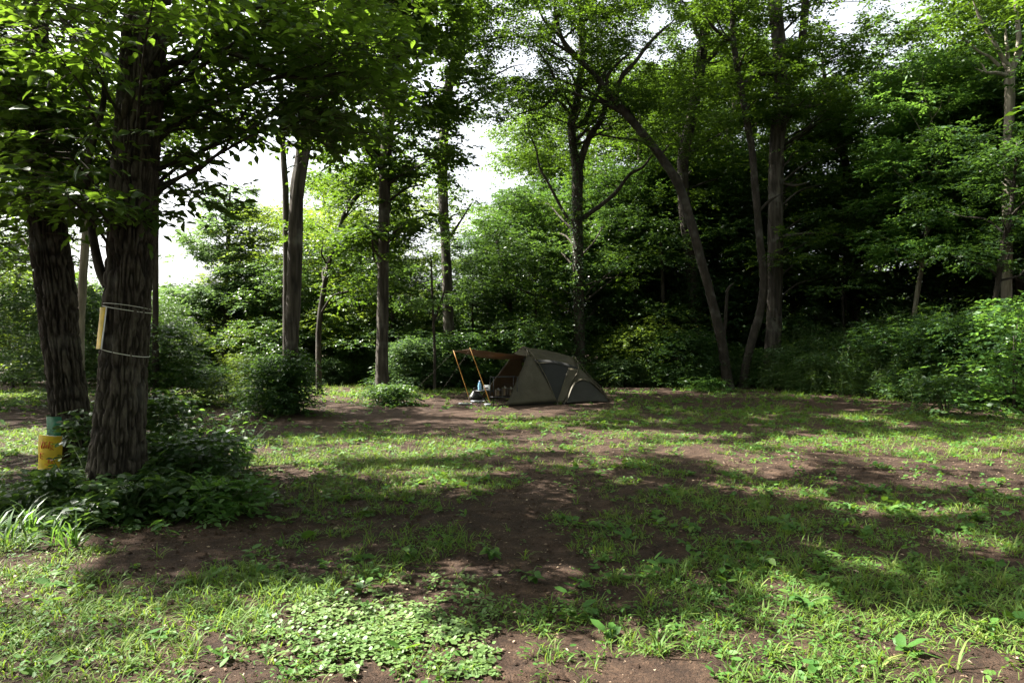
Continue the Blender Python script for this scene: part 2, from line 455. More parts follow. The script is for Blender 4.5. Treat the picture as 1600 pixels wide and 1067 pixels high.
def crown_mesh(name, clumps, leaf, mat, rs, nl=7, tw=0.45, tpl=(QUAD_T, QUAD_F), prune=True, hole=True, tilt=0.5, aspect=0.5, origin=None, strength=0.985, wmin=None):
    T, D, C = clump_twigs(clumps, rs)
    if prune or hole:
        k = keep_twigs(T, rs, prune, hole, strength); T, D, C = T[k], D[k], C[k]
    if wmin is not None:
        k = T[:, 2] > wmin; T, D, C = T[k], D[k], C[k]
    pos, ld, nn, ls, ws, r = twig_leaves(T, D, tw*rs.uniform(0.7, 1.3, len(T)), nl, leaf, rs, tilt, 1.0, C, aspect)
    if prune:
        for x_, y_, z_, r_ in TENT_SPOTS:
            d_ = pos - np.array([x_, y_, z_]); a_ = d_ @ SUN
            k = ~((((d_*d_).sum(1) - a_*a_) < r_*r_) & (a_ > 1.0))
            pos, ld, nn, ls, ws, r = pos[k], ld[k], nn[k], ls[k], ws[k], r[k]
        k = ~(shades(pos + 0.6*unit(ld)*ls[:, None]) & (rs.rand(len(pos)) < strength) & (in_view(pos) > 0.5))
        pos, ld, nn, ls, ws, r = pos[k], ld[k], nn[k], ls[k], ws[k], r[k]
    V, Fc, rr = leafset(pos, ld, nn, ls, ws, tpl[0], tpl[1], r)
    if origin is not None: V = V - np.asarray(origin)
    return mesh(name, V, Fc, M[mat], False, rr), (T, D)

def trunk_mesh(name, pts, rad, mat, seg=14, per_m=5.0, ridge=0.012, origin=None, extra_tubes=(), freq=16.0, vf=1.0):
    L = np.sum(np.linalg.norm(np.diff(np.asarray(pts), axis=0), axis=1))
    n = max(8, int(L*per_m))
    c, r = resample(pts, rad, n)
    r = r*0.85
    d, s, t = frames(c)
    a = np.linspace(0, 2*math.pi, seg, endpoint=False)
    A = np.tile(a, (n, 1)); R = np.tile(r[:, None], (1, seg)); Zl = np.tile((np.arange(n)/per_m)[:, None], (1, seg))
    cx_, sy_ = np.cos(A)*R*freq, np.sin(A)*R*freq
    wob = 0.35*vnoise(cx_*0.4+3, sy_*0.4, Zl*1.2)
    n1 = vnoise(cx_+wob*3, sy_, Zl*1.5*vf); n2 = vnoise(cx_*2.2, sy_*2.2+7, Zl*3.3*vf)
    rdg = np.clip(np.abs(n1-0.5)*2/0.4, 0, 1)*0.75 + 0.35*n2
    big = (vnoise(np.cos(A)*1.3, np.sin(A)*1.3, Zl*0.8)-0.5)*0.12
    Rr = R*(1+big) + ridge*(rdg-0.5)*np.clip(R/0.15, 0.2, 1)
    V = (c[:, None] + Rr[..., None]*(np.cos(A)[..., None]*s[:, None] + np.sin(A)[..., None]*t[:, None])).reshape(-1, 3)
    i, j = np.meshgrid(np.arange(n-1), np.arange(seg), indexing='ij'); k = (j+1) % seg
    Fc = np.stack([i*seg+j, i*seg+k, (i+1)*seg+k, (i+1)*seg+j], -1).reshape(-1, 4)
    ex = rdg.ravel()
    Vs, Fs, Es, off = [V], [Fc], [ex], len(V)
    for tv, tf in extra_tubes:
        Vs.append(tv); Fs.append(tf + off); Es.append(np.full(len(tv), 0.5)); off += len(tv)
    V = np.vstack(Vs)
    if origin is not None: V = V - np.asarray(origin)
    return mesh(name, V, np.vstack(Fs), M[mat], True, None, np.concatenate(Es)), c, r

def limb(p0, p1, r0, rs, seg=5, lift=0.25):
    d = p1 - p0; ln = np.linalg.norm(d)
    q1 = p0 + d*0.35 + np.array([0, 0, lift*ln*0.3]) + rs.normal(0, 0.06*ln, 3)
    q2 = p0 + d*0.7 + np.array([0, 0, lift*ln*0.25]) + rs.normal(0, 0.06*ln, 3)
    c, r = resample([p0, q1, q2, p1], [r0, r0*0.7, r0*0.45, r0*0.15], 9)
    return tube(c, r, seg, False)

def limbs_to(clumps, c, r, rs, frac=1.0, rmax=0.07, gaps=False):
    """limbs from the trunk centre line c to the leaf clumps"""
    out = []
    ok = keep_twigs(np.array([q[:3] for q in clumps], float), rs, gaps, gaps) if gaps else np.ones(len(clumps), bool)
    for cl, good in zip(clumps, ok):
        if rs.rand() > frac or not good: continue
        p1 = np.array(cl[:3]); hd = np.linalg.norm(c[:, :2]-p1[:2], axis=1)
        want = p1[2] - 0.45*hd.min() - 0.3
        i = int(np.argmin(np.abs(c[:, 2]-want) + (c[:, 2] < 1.6)*5))
        out.append(limb(c[i], p1, min(rmax, r[i]*0.45), rs))
    return out

def pxclumps(rs, boxes, dens=1.0):
    """boxes: (px0,px1,py0,py1,Y0,Y1,n,rx,rz,twigs): clumps spread through a block of the wood"""
    out = []
    for x0, x1, y0, y1, Y0, Y1, n, rx, rz, tw in boxes:
        for _ in range(n):
            Y = rs.uniform(Y0, Y1); p = P(rs.uniform(x0, x1), rs.uniform(y0, y1), Y); k = rs.uniform(0.7, 1.3)
            out.append((p[0], p[1], p[2], rx*k, rz*k, tw*k*k*dens))
    return out

# ------------------------------------------------------------------ the ground
def build_ground():
    xs = np.concatenate([np.geomspace(300, 12, 26)*-1, np.arange(-11.9, 11.95, 0.10), np.geomspace(12, 300, 26)])
    ys = np.concatenate([np.linspace(-60, 1.2, 12), np.arange(1.4, 9, 0.075), np.arange(9, 30, 0.35), np.geomspace(30, 500, 24)])
    X, Yy = np.meshgrid(xs, ys)
    Z = gh(X, Yy)
    near = np.clip((14-Yy)/6, 0, 1)*np.clip((13-np.abs(X))/3, 0, 1)
    Z = Z + (fbm(X*9, Yy*9, None, 3)-0.5)*0.035*near
    V = np.stack([X, Yy, Z], -1).reshape(-1, 3)
    h, w = X.shape
    i, j = np.meshgrid(np.arange(h-1), np.arange(w-1), indexing='ij')
    Fc = np.stack([i*w+j, i*w+j+1, (i+1)*w+j+1, (i+1)*w+j], -1).reshape(-1, 4)
    tag(link('ground', mesh('ground', V, Fc, M['soil'], True)), 'bare brown soil of the camp clearing with grassy patches', kind='structure')
build_ground()

# ------------------------------------------------------------------ trees
def line(pts, Y, dY=0.0, ground=True):
    """photo polyline (px, py, radius px) at distance Y -> points and radii in metres"""
    out, rad = [], []
    for k, q in enumerate(pts):
        px, py, r = q[:3]
        y = Y + dY*k/max(1, len(pts)-1)
        out.append(P(px, py, y)); rad.append(r/F*y)
    if ground:
        b = out[0].copy()
        zb = float(gh(b[0], b[1]))
        if b[2] > zb + 0.02:
            b[2] = zb; out.insert(0, b); rad.insert(0, rad[0]*1.15)
        # roots flare into the soil
        b2 = out[0].copy(); b2[2] = zb - 0.15; out[0][2] = zb + 0.02
        out.insert(0, b2); rad.insert(0, rad[0]*1.35)
        if len(out) > 2 and out[2][2] > 0.8:
            m = out[1]*0.7 + out[2]*0.3; out.insert(2, m); rad.insert(2, rad[1]*0.45 + rad[3-1]*0.55 if len(rad) > 3 else rad[-1])
    return out, rad

def canopy(rs, xr, yr, zr, n, rx=1.3, rz=0.5, tw=60):
    out = []
    for _ in range(n):
        k = rs.uniform(0.7, 1.3)
        out.append((rs.uniform(*xr), rs.uniform(*yr), rs.uniform(*zr), rx*k, rz*k, tw*k*k))
    return out

TREES = []
def tree(name, label, pts, Y, bark, seed, boxes=(), leaf=0.12, lmat='leaf_oak', branches=(), group='trees standing around the clearing', dY=0.0,
         seg=14, per_m=4.0, ridge=0.02, limb_frac=0.8, tw=0.45, nl=7, tilt=0.5, tpl=(QUAD_T, QUAD_F), aspect=0.5, prune=True, extra_clumps=(), freq=16.0, strength=0.985, wmin=0.3, high=None):
    rs = np.random.RandomState(seed)
    p, r = line(pts, Y, dY)
    base = np.array([p[1][0], p[1][1], p[1][2]-0.02])
    t = thing(name, label, 'tree', base, group)
    cl = pxclumps(rs, boxes, 1.5) + list(extra_clumps)
    c, rr = resample(p, r, 80)
    brs = [line(list(b[:-1]) + [(b[-1][0], b[-1][1], b[-1][2]*0.3)], Y, 0, False) for b in branches]
    tubes = []
    if cl and limb_frac > 0:
        tubes = limbs_to(cl, c, rr, rs, limb_frac, 0.05, True)
    me, c, rr = trunk_mesh('trunk', p, r, bark, seg, per_m, ridge, base, tubes, freq)
    link('trunk', me, t)
    for bp_, br_ in brs:
        m2, _, _ = trunk_mesh('branch', bp_, br_, bark, 8, 5.0, ridge*0.4, base)
        link('branch', m2, t)
    if cl:
        me, tt = crown_mesh('crown', cl, leaf*1.38, lmat, rs, nl, tw, tpl, prune, True, tilt, aspect, base, strength, wmin)
        link('crown', me, t)
    if high:  # unseen leaf layer added above the frame to block the sun
        n, R, z0, z1, lf = high
        top = c[-1]; hc = canopy(rs, (top[0]-R, top[0]+R), (top[1]-R, top[1]+R), (z0, z1), n, 1.6, 0.6, 60)
        me, _ = crown_mesh('shade_crown', hc, lf, lmat, rs, 7, 0.6, (QUAD_T, QUAD_F), True, True, 0.5, 0.55, base)
        link('shade_crown', me, t)
    TREES.append(t)
    return t

# the near pair on the left -------------------------------------------------------------
A_PTS = [(181, 805, 64), (182, 765, 50), (183, 740, 46), (185, 700, 43), (190, 620, 39), (195, 540, 37), (204, 400, 35.5), (211, 267, 35.5), (223, 100, 34), (233, -20, 33), (243, -160, 30), (250, -380, 25), (252, -700, 18), (255, -1000, 8)]
B_PTS = [(116, 765, 38), (112, 690, 31), (109, 640, 29), (104, 600, 29), (95, 534, 28), (89, 467, 29), (80, 400, 29), (74, 350, 27), (66, 260, 24), (60, 150, 20), (57, 60, 17), (52, -100, 15), (45, -400, 11), (40, -800, 6)]
YA, YB = 6.6, 7.6
rsn = np.random.RandomState(77)

def near_tree(name, label, pts, Y, branches, boxes, off_clumps, seed, n_leaf_parts):
    rs = np.random.RandomState(seed)
    p, r = line(pts, Y)
    base = np.array([p[1][0], p[1][1], p[1][2]-0.02])
    t = thing(name, label, 'tree', base, 'pair of oaks close by on the left')
    cl = pxclumps(rs, boxes)
    c, rr = resample(p, r, 160)
    tubes = limbs_to(cl, c, rr, rs, 0.4, 0.022, True) + limbs_to([q for q in off_clumps if q[2] > 8.0], c, rr, rs, 0.45, 0.09, True)
    # bark in high relief
    cut = next(i for i, q in enumerate(p) if q[2] > 5.2)
    upv, upf = tube(*resample(p[cut-1:], [q*0.97 for q in r[cut-1:]], 40), 20, False)
    me, c2, r2 = trunk_mesh('trunk', p[:cut+1], r[:cut+1], 'bark_near', 200, 34.0, 0.05, base, tubes + [(upv, upf)], 44.0, 4.6)
    link('trunk', me, t)
    for b in branches:
        bp_, br_ = line(b, Y, 0, False)
        m2, _, _ = trunk_mesh('branch', bp_, br_, 'bark_near', 14, 16.0, 0.006, base, (), 40)
        link('branch', m2, t)
    # crown out of the picture, larger simple leaves
    me, _ = crown_mesh('crown', off_clumps, 0.16, 'leaf_near', rs, 7, 0.55, (QUAD_T, QUAD_F), True, True, 0.5, 0.5, base)
    cr = link('crown', me, t)
    # foliage hanging into the picture: single ovate leaves
    T, D, C = clump_twigs(cl, rs)
    k = keep_twigs(T, rs, True, True, 0.8); T, D, C = T[k], D[k], C[k]
    k = np.linalg.norm(T, axis=1) > 3.2; T, D, C = T[k], D[k], C[k]
    px, py = to_px(T + 0.2*D)                           # the near trunk stands clear of its own low foliage
    k = ~((inside(px, py, [(218, 180, 62, 150)]) > 0) & (T[:, 1] < 6.7) & (rs.rand(len(T)) < 0.9)); T, D, C = T[k], D[k], C[k]
    ln = 0.42*rs.uniform(0.7, 1.3, len(T))
    pos, ld, nn, ls, ws, rn = twig_leaves(T, D, ln, 7, 0.125, rs, 0.42, 1.0, C, 0.5)
    px, py = to_px(pos)
    vis = (px > 5) & (px < 1595) & (py > 5) & (py < 1060)
    size = np.where(vis, ls/pos[:, 1], 0)
    order = np.argsort(-size); big = order[:n_leaf_parts]; rest = order[n_leaf_parts:]
    V, Fc, r_ = leafset(pos[rest], ld[rest], nn[rest], ls[rest], ws[rest], OV_T, OV_F, rn[rest])
    fo = link('foliage', mesh('foliage', V-base, Fc, M['leaf_near'], False, r_), cr); fo['kind'] = 'stuff'
    for q in range(5):
        if ('leaf', q) not in MESHES:
            MESHES[('leaf', q)] = mesh('leaf', OV_T*np.array([1, 0.5, 1]), OV_F, M['leaf_near'], True, np.full(len(OV_F), 0.1+0.2*q))
    Dl, Sl, Nl = basis(ld[big], nn[big])
    for q, b in enumerate(big):
        o = link('leaf', MESHES[('leaf', min(4, int(rn[b]*5)))], cr)
        m = Matrix.Identity(4)
        for a in range(3):
            m[a][0] = Dl[q][a]*ls[b]; m[a][1] = Sl[q][a]*ls[b]; m[a][2] = Nl[q][a]*ls[b]; m[a][3] = pos[b][a]-base[a]
        o.matrix_local = m
    # twigs
    tv, tf, off = [], [], 0
    for i in range(len(T)):
        a0 = T[i] - D[i]*0.12; a1 = T[i] + D[i]*ln[i]*0.5 - np.array([0, 0, 0.045*ln[i]]); a2 = T[i] + D[i]*ln[i]*0.98 - np.array([0, 0, 0.18*ln[i]])
        v, f = tube(np.array([a0, a1, a2]), [0.0045, 0.003, 0.0015], 3, False)
        tv.append(v-base); tf.append(f+off); off += len(v)
    tg = link('twigs', mesh('twigs', np.vstack(tv), np.vstack(tf), M['twig'], True), cr); tg['kind'] = 'stuff'
    return t, c2, r2

offA = canopy(rsn, (-7.5, 0.5), (4.8, 10), (6.2, 13), 62)
offB = canopy(rsn, (-10, -3), (5.5, 12), (6.6, 13), 46)
treeA, cA, rA = near_tree('oak_tree', 'big furrowed oak nearest the camera on the left, yellow sheet tied to it', A_PTS, YA,
    [[(168, 446, 9), (157, 424, 8.5), (148, 385, 7.5), (143, 350, 7), (138, 310, 6), (135, 270, 6), (143, 230, 5.5), (158, 180, 5), (163, 130, 4.5), (150, 85, 4), (120, 50, 3), (90, 20, 2)],
     [(250, 118, 8), (262, 104, 6), (290, 95, 5.5), (320, 86, 5), (360, 84, 4.5), (400, 100, 4), (440, 118, 3.5), (490, 122, 3), (540, 112, 2)],
     [(163, 130, 3.5), (140, 110, 3), (118, 60, 2.5), (95, 30, 2)]],
    [(262, 420, -40, 90, 6.2, 8.0, 12, 0.40, 0.2, 24), (330, 640, -60, 110, 6.4, 8.8, 20, 0.42, 0.2, 24), (400, 560, 130, 205, 6.8, 8.2, 11, 0.4, 0.2, 24), (258, 318, 120, 310, 6.2, 7.6, 20, 0.26, 0.2, 16),
     (40, 170, 0, 130, 5.2, 6.2, 9, 0.36, 0.2, 22), (90, 260, -60, 25, 4.8, 6.0, 7, 0.34, 0.16, 20), (80, 170, 215, 320, 5.5, 6.2, 6, 0.28, 0.15, 14), (190, 235, 170, 200, 5.7, 6.0, 1, 0.2, 0.12, 8), (520, 680, -40, 60, 7.5, 9.5, 5, 0.4, 0.2, 22), (195, 235, 330, 380, 5.8, 6.0, 1, 0.1, 0.1, 3), (390, 580, 100, 225, 7.0, 9.0, 9, 0.34, 0.14, 20), (260, 420, 90, 190, 6.6, 8.2, 8, 0.32, 0.16, 18), (100, 190, 250, 340, 6.0, 7.4, 7, 0.34, 0.18, 18)],
    offA, 101, 300)
treeB, cB, rB = near_tree('oak_tree', 'dark oak trunk at the far left with green wrap and yellow notice low on it', B_PTS, YB,
    [[(78, 340, 9), (95, 325, 7), (112, 318, 6), (125, 305, 5), (150, 310, 3)], [(62, 60, 7), (40, 30, 5), (15, 10, 4)], [(60, 130, 7), (30, 90, 5), (0, 65, 4)]],
    [(-40, 120, -20, 200, 6.6, 8.6, 26, 0.45, 0.24, 30), (-40, 150, 180, 330, 6.8, 8.8, 22, 0.42, 0.22, 28), (-40, 60, 330, 420, 7.2, 9.2, 6, 0.35, 0.2, 18), (90, 180, 120, 300, 7.8, 9.5, 10, 0.4, 0.2, 22)],
    offB, 102, 300)

# mid distance trees ----------------------------------------------------------------------
rsc = np.random.RandomState(9)
CR = 'trees standing around the clearing'
tree('oak_tree', 'oak trunk curving right out of the dense bush left of centre', [(455, 650, 14), (455, 600, 12.5), (456, 540, 11.5), (461, 400, 12), (464, 300, 12), (473, 240, 11.5), (483, 180, 11), (487, 100, 12), (495, 0, 11), (500, -150, 9), (505, -400, 5)], 15.7, 'bark', 1,
     [(430, 640, -260, -20, 13.5, 18, 26, 1.1, 0.45, 60), (470, 600, 30, 150, 15, 18, 7, 0.6, 0.3, 40), (250, 560, -420, -120, 14, 19, 22, 1.2, 0.5, 60)], per_m=9, seg=30, ridge=0.035, freq=22, high=(36, 5.0, 12, 19, 0.18))
tree('slender_tree', 'thin dark stem rising just behind the curving oak trunk', [(447, 560, 6), (447, 420, 5.5), (446, 300, 5.5), (442, 230, 5), (438, 120, 4.5), (436, 0, 4), (430, -150, 2)], 25, 'bark_dark', 2,
     [(380, 500, -120, 60, 23, 27, 8, 1.2, 0.5, 60)])
tree('oak_tree', 'straight dark oak trunk with ivy mound at its foot, left of the tent', [(599, 620, 15), (597, 585, 12), (597, 540, 10.5), (598, 480, 10), (599, 400, 9.5), (601, 300, 10), (606, 200, 10), (612, 100, 9), (626, 35, 8), (634, 0, 7.5), (642, -120, 6), (646, -380, 3)], 20.7, 'bark', 3,
     [(520, 720, -40, 140, 18.5, 23, 32, 1.1, 0.45, 70), (530, 710, 130, 260, 19, 22.5, 28, 0.85, 0.35, 58), (545, 650, 250, 400, 19.5, 22, 13, 0.6, 0.3, 40), (590, 690, 255, 400, 20, 23, 11, 0.7, 0.3, 42), (500, 760, -330, -40, 17, 24, 32, 1.3, 0.5, 70)], 0.14, 'leaf_oak',
     [[(610, 95, 5), (640, 70, 4), (680, 45, 3), (720, 30, 2)], [(612, 120, 4), (590, 130, 3), (570, 150, 2)]], per_m=7, seg=26, ridge=0.03, freq=20, high=(46, 5.0, 15, 22, 0.19))
tree('oak_tree', 'straight trunk standing behind shrubs above the awning of the tent', [(703, 545, 11), (701, 512, 9.5), (697, 400, 8.5), (692, 300, 8.5), (693, 220, 8.5), (702, 130, 8), (720, 60, 7), (733, 0, 6), (745, -120, 4)], 26, 'bark', 4,
     [(620, 800, -60, 110, 24, 29, 30, 1.1, 0.4, 65), (690, 830, 90, 230, 24, 28, 12, 1.0, 0.22, 55), (640, 760, 250, 330, 25, 28, 7, 0.9, 0.3, 50), (600, 700, 60, 250, 27, 30, 14, 0.9, 0.4, 55), (600, 850, -250, -60, 24, 30, 16, 1.4, 0.5, 60)], 0.11, 'leaf_oak',
     [[(702, 130, 4), (730, 80, 3), (770, 62, 2.4), (800, 58, 1.5)], [(697, 200, 3), (720, 175, 2.5), (745, 150, 1.5)], [(700, 375, 3), (720, 345, 2), (742, 310, 1.5)]], per_m=5, seg=18, ridge=0.03, high=(44, 5.5, 15, 23, 0.19))
tree('forked_tree', 'ivy wrapped tree forking in two above the tent', [(906, 575, 11), (904, 480, 10), (903, 400, 9.5), (902, 310, 9.5), (902, 262, 10), (896, 235, 7), (893, 190, 7), (901, 160, 6.5), (907, 110, 5.5), (908, 50, 5), (905, 0, 4), (900, -120, 2)], 27, 'bark_dark', 5,
     [(830, 1010, -80, 110, 25, 30, 34, 1.0, 0.35, 60), (790, 900, 30, 200, 25, 28, 14, 0.9, 0.22, 45), (880, 1040, 110, 260, 26, 30, 16, 0.9, 0.35, 55), (780, 1000, 320, 480, 27, 31, 22, 1.0, 0.4, 60)], 0.092, 'leaf_oak',
     [[(903, 265, 8), (911, 240, 7), (922, 212, 6), (938, 190, 5.5), (948, 160, 4.5), (965, 130, 3.5), (990, 105, 3)], [(912, 195, 5), (925, 165, 4.5), (935, 140, 4), (950, 105, 3.4), (975, 85, 2.5)], [(902, 352, 3.6), (885, 338, 3), (870, 312, 2.6), (856, 285, 2.4), (843, 262, 2), (838, 235, 1.6), (826, 205, 1.2), (822, 180, 1)],
      [(905, 345, 4.4), (940, 320, 4), (962, 301, 3.6), (985, 272, 3), (1004, 262, 2.4), (1022, 238, 1.8), (1040, 215, 1.2)]], high=(40, 5.5, 16, 24, 0.19))
tree('leaning_tree', 'dark tree leaning far left over the tent with bare crossing branches', [(1138, 606, 12), (1133, 570, 9.5), (1128, 535, 8.5), (1121, 505, 8.5), (1110, 460, 8), (1095, 405, 8), (1076, 335, 8), (1060, 288, 8), (1040, 256, 7.5), (1015, 222, 7), (985, 186, 7), (960, 157, 6.5), (946, 140, 6), (925, 113, 5), (900, 90, 4.6), (882, 68, 4.2), (872, 42, 3.5), (866, 0, 3), (858, -60, 1.5)], 25, 'bark_smooth', 6,
     [(800, 1080, -60, 60, 23, 27, 24, 0.9, 0.3, 48), (820, 980, 60, 170, 24, 26.5, 10, 0.8, 0.2, 40), (960, 1120, 130, 230, 24, 27, 16, 0.9, 0.3, 60), (780, 870, 130, 185, 24, 26, 7, 0.7, 0.15, 34), (960, 1080, 60, 120, 24, 27, 6, 0.8, 0.25, 40)], 0.085, 'leaf_oak',
     [[(985, 186, 4.5), (962, 171, 4), (935, 158, 3.6), (912, 152, 3.4), (888, 143, 3), (872, 140, 3), (862, 152, 2.6), (848, 168, 2.4), (825, 174, 2), (800, 183, 1.2)], [(950, 145, 4), (949, 120, 3.4), (965, 100, 3), (985, 82, 2.2)],
      [(962, 158, 4), (972, 118, 4), (992, 98, 3.8), (1008, 76, 3.4), (1030, 52, 3), (1056, 30, 2)], [(905, 94, 3.2), (880, 76, 3), (855, 62, 2.8), (830, 58, 2.2), (800, 60, 1.4)], [(893, 80, 3.4), (873, 55, 3), (850, 32, 2.5), (838, 5, 2)],
      [(1129, 540, 4), (1133, 505, 3.6), (1135, 475, 3.2), (1137, 452, 3), (1147, 442, 2)], [(870, 130, 2.5), (858, 105, 2.4), (840, 80, 2)]], limb_frac=0.25, seg=14, per_m=6)
tree('oak_tree', 'pale lit trunk crossing behind the leaning tree', [(1092, 590, 13), (1087, 520, 11.5), (1080, 430, 10), (1072, 350, 10.5), (1067, 280, 10), (1069, 235, 10), (1079, 190, 10), (1092, 120, 9.5), (1100, 60, 9), (1107, 25, 8), (1111, -20, 7), (1116, -160, 4)], 29, 'bark', 7,
     [(1020, 1200, -60, 110, 27, 32, 28, 1.1, 0.4, 60), (1000, 1200, 110, 260, 28, 32, 20, 1.0, 0.4, 60), (1000, 1160, 260, 420, 29, 33, 14, 1.0, 0.4, 60), (1000, 1250, -260, -60, 26, 33, 14, 1.5, 0.5, 60)], 0.11, 'leaf_oak',
     [[(1094, 105, 5), (1115, 85, 5), (1135, 65, 4), (1150, 60, 3)], [(1092, 60, 4), (1085, 40, 3.4), (1092, 22, 3)]], per_m=5, seg=20, ridge=0.03, high=(40, 5.5, 17, 25, 0.19))
tree('slender_tree', 'slim crooked trunk bending beside the big pale trunk right of the tent', [(1162, 602, 9), (1167, 565, 8), (1177, 525, 7.6), (1189, 480, 7.2), (1193, 435, 7), (1187, 375, 6.6), (1181, 305, 6.4), (1175, 235, 6), (1166, 185, 5.8), (1156, 130, 5.4), (1148, 80, 5), (1144, 30, 4.6), (1142, -60, 3)], 25.3, 'bark_smooth', 8,
     [(1080, 1260, -60, 90, 24, 27, 16, 0.9, 0.3, 50), (1100, 1260, 90, 200, 24.5, 27, 10, 0.8, 0.3, 46)], 0.11, 'leaf_oak',
     [[(1148, 66, 4), (1130, 58, 3.4), (1112, 40, 3), (1098, 20, 2)], [(1158, 138, 3), (1180, 118, 2.6), (1205, 108, 1.6)], [(1186, 330, 3), (1205, 312, 2.4), (1228, 300, 1.4)]], seg=14, per_m=6)
tree('oak_tree', 'tall thick pale trunk at right of centre with a second stem', [(1206, 575, 16), (1207, 545, 14), (1209, 500, 13.2), (1211, 400, 13), (1212, 300, 12.5), (1214, 230, 12.5), (1218, 180, 13), (1223, 128, 14), (1219, 80, 12.6), (1213, 30, 12), (1209, -10, 11.5), (1202, -160, 9), (1196, -380, 5)], 26, 'bark', 10,
     [(1180, 1420, 40, 160, 24, 28, 22, 1.1, 0.35, 70), (1150, 1420, -60, 50, 26, 30, 14, 1.1, 0.4, 45), (1215, 1380, 150, 300, 25, 29, 20, 1.0, 0.4, 65), (1120, 1450, -300, -60, 23, 30, 22, 1.5, 0.5, 60), (1215, 1330, 280, 440, 25.5, 28, 14, 0.9, 0.4, 60)], 0.11, 'leaf_oak',
     [[(1226, 125, 8), (1238, 105, 7.6), (1250, 75, 7.2), (1256, 40, 7), (1258, 0, 6.6), (1262, -120, 4)], [(1216, 115, 4), (1195, 116, 3.4), (1175, 122, 2.6)], [(1222, 168, 4), (1245, 165, 3), (1270, 166, 2.4), (1300, 160, 1.5)], [(1216, 285, 3.6), (1240, 290, 3), (1265, 285, 2)],
      [(1212, 372, 4), (1245, 366, 3), (1300, 366, 2.2), (1340, 372, 1.4)]], per_m=6, seg=26, ridge=0.035, freq=18, high=(44, 6.0, 17, 26, 0.19))
tree('dead_topped_tree', 'pale tree at far right with bare upright branches', [(1572, 560, 9), (1573, 420, 8.6), (1574, 300, 8.4), (1576, 210, 8), (1578, 150, 8), (1578, 112, 8), (1588, 92, 5), (1592, 70, 4.4), (1590, 35, 3.6), (1586, 0, 3), (1582, -60, 2)], 22, 'bark_pale', 11,
     [(1500, 1680, -120, 90, 21, 25, 16, 0.9, 0.35, 50), (1490, 1680, 120, 330, 22.5, 26, 22, 1.0, 0.4, 60)], 0.11, 'leaf_oak',
     [[(1576, 110, 5), (1566, 90, 4), (1553, 66, 3.6), (1540, 45, 3), (1528, 22, 2.4), (1518, -5, 2)], [(1576, 112, 4), (1574, 80, 3.4), (1572, 60, 2.4), (1570, 30, 1.8)], [(1572, 118, 4), (1556, 114, 3.2), (1540, 114, 2.6), (1524, 107, 2)], [(1540, 113, 2), (1536, 103, 1.6), (1531, 98, 1.2)],
      [(1562, 104, 3), (1545, 88, 2.6), (1530, 82, 2.2), (1515, 68, 1.8), (1502, 60, 1.4), (1486, 52, 1)], [(1584, 100, 3), (1598, 80, 2.4), (1606, 60, 2)]], per_m=6, limb_frac=0.3, high=(34, 5.0, 14, 21, 0.19))
tree('slender_tree', 'slanting bare stem rising from the bamboo grass at the right edge', [(1552, 540, 5), (1554, 480, 4.6), (1560, 435, 4.4), (1567, 385, 4.2), (1577, 340, 4), (1585, 280, 3), (1590, 220, 2)], 19.5, 'bark_smooth', 12,
     [(1480, 1660, 190, 300, 18.5, 21, 12, 0.8, 0.25, 60), (1470, 1660, 290, 420, 19, 22, 15, 0.8, 0.25, 60)], 0.10, 'leaf_dark')
tree('crooked_tree', 'dark crooked trunk forking amid foliage right of the pale trunk', [(1338, 520, 7), (1336, 400, 6.5), (1326, 300, 6.5), (1319, 245, 6.4), (1307, 195, 6), (1301, 165, 5), (1292, 140, 4), (1285, 100, 3)], 30, 'bark_dark', 13,
     [(1230, 1430, 90, 260, 28, 33, 26, 1.1, 0.45, 60), (1240, 1440, 240, 440, 29, 33, 26, 1.1, 0.45, 66), (1260, 1460, 20, 120, 29, 33, 10, 1.1, 0.4, 44)], 0.12, 'leaf_dark',
     [[(1317, 222, 5), (1324, 200, 4.4), (1330, 180, 4), (1334, 165, 3)], [(1320, 300, 3), (1345, 285, 2.4), (1362, 283, 1.6)]], high=(30, 5.0, 19, 25, 0.2))
tree('slender_tree', 'short leaning sunlit stem in the thicket on the right', [(1426, 540, 4), (1430, 480, 4.2), (1438, 430, 4), (1443, 395, 3.6), (1450, 340, 3), (1460, 270, 2)], 24, 'bark_pale', 14,
     [(1370, 1530, 90, 230, 22.5, 26, 26, 0.9, 0.35, 66), (1360, 1540, 220, 400, 22.5, 26, 26, 0.9, 0.35, 66)], 0.11, 'leaf_bright')
tree('pale_tree', 'pale grey trunk seen between the leaning and the slim tree', [(1138, 560, 7), (1139, 420, 7), (1141, 300, 7), (1139, 240, 6.5), (1140, 195, 6), (1147, 170, 4), (1150, 130, 3)], 36, 'bark_pale', 15,
     [(1080, 1230, 40, 190, 34, 38, 14, 1.3, 0.5, 60), (1080, 1210, 330, 470, 35, 38, 14, 1.2, 0.5, 60)], 0.13, 'leaf_blue')
tree('slender_tree', 'slender crooked stem slanting behind the curving oak', [(498, 520, 5), (503, 470, 4.6), (511, 425, 4.2), (520, 390, 4), (534, 345, 3), (546, 312, 2.4), (560, 270, 1.6)], 23, 'bark', 16,
     [(480, 620, 250, 380, 21.5, 25, 24, 0.8, 0.25, 60), (470, 600, 370, 470, 21.5, 24.5, 12, 0.8, 0.25, 50)], 0.10, 'leaf_oak',
     [[(536, 340, 4), (548, 320, 5), (560, 305, 4), (575, 295, 2)]])
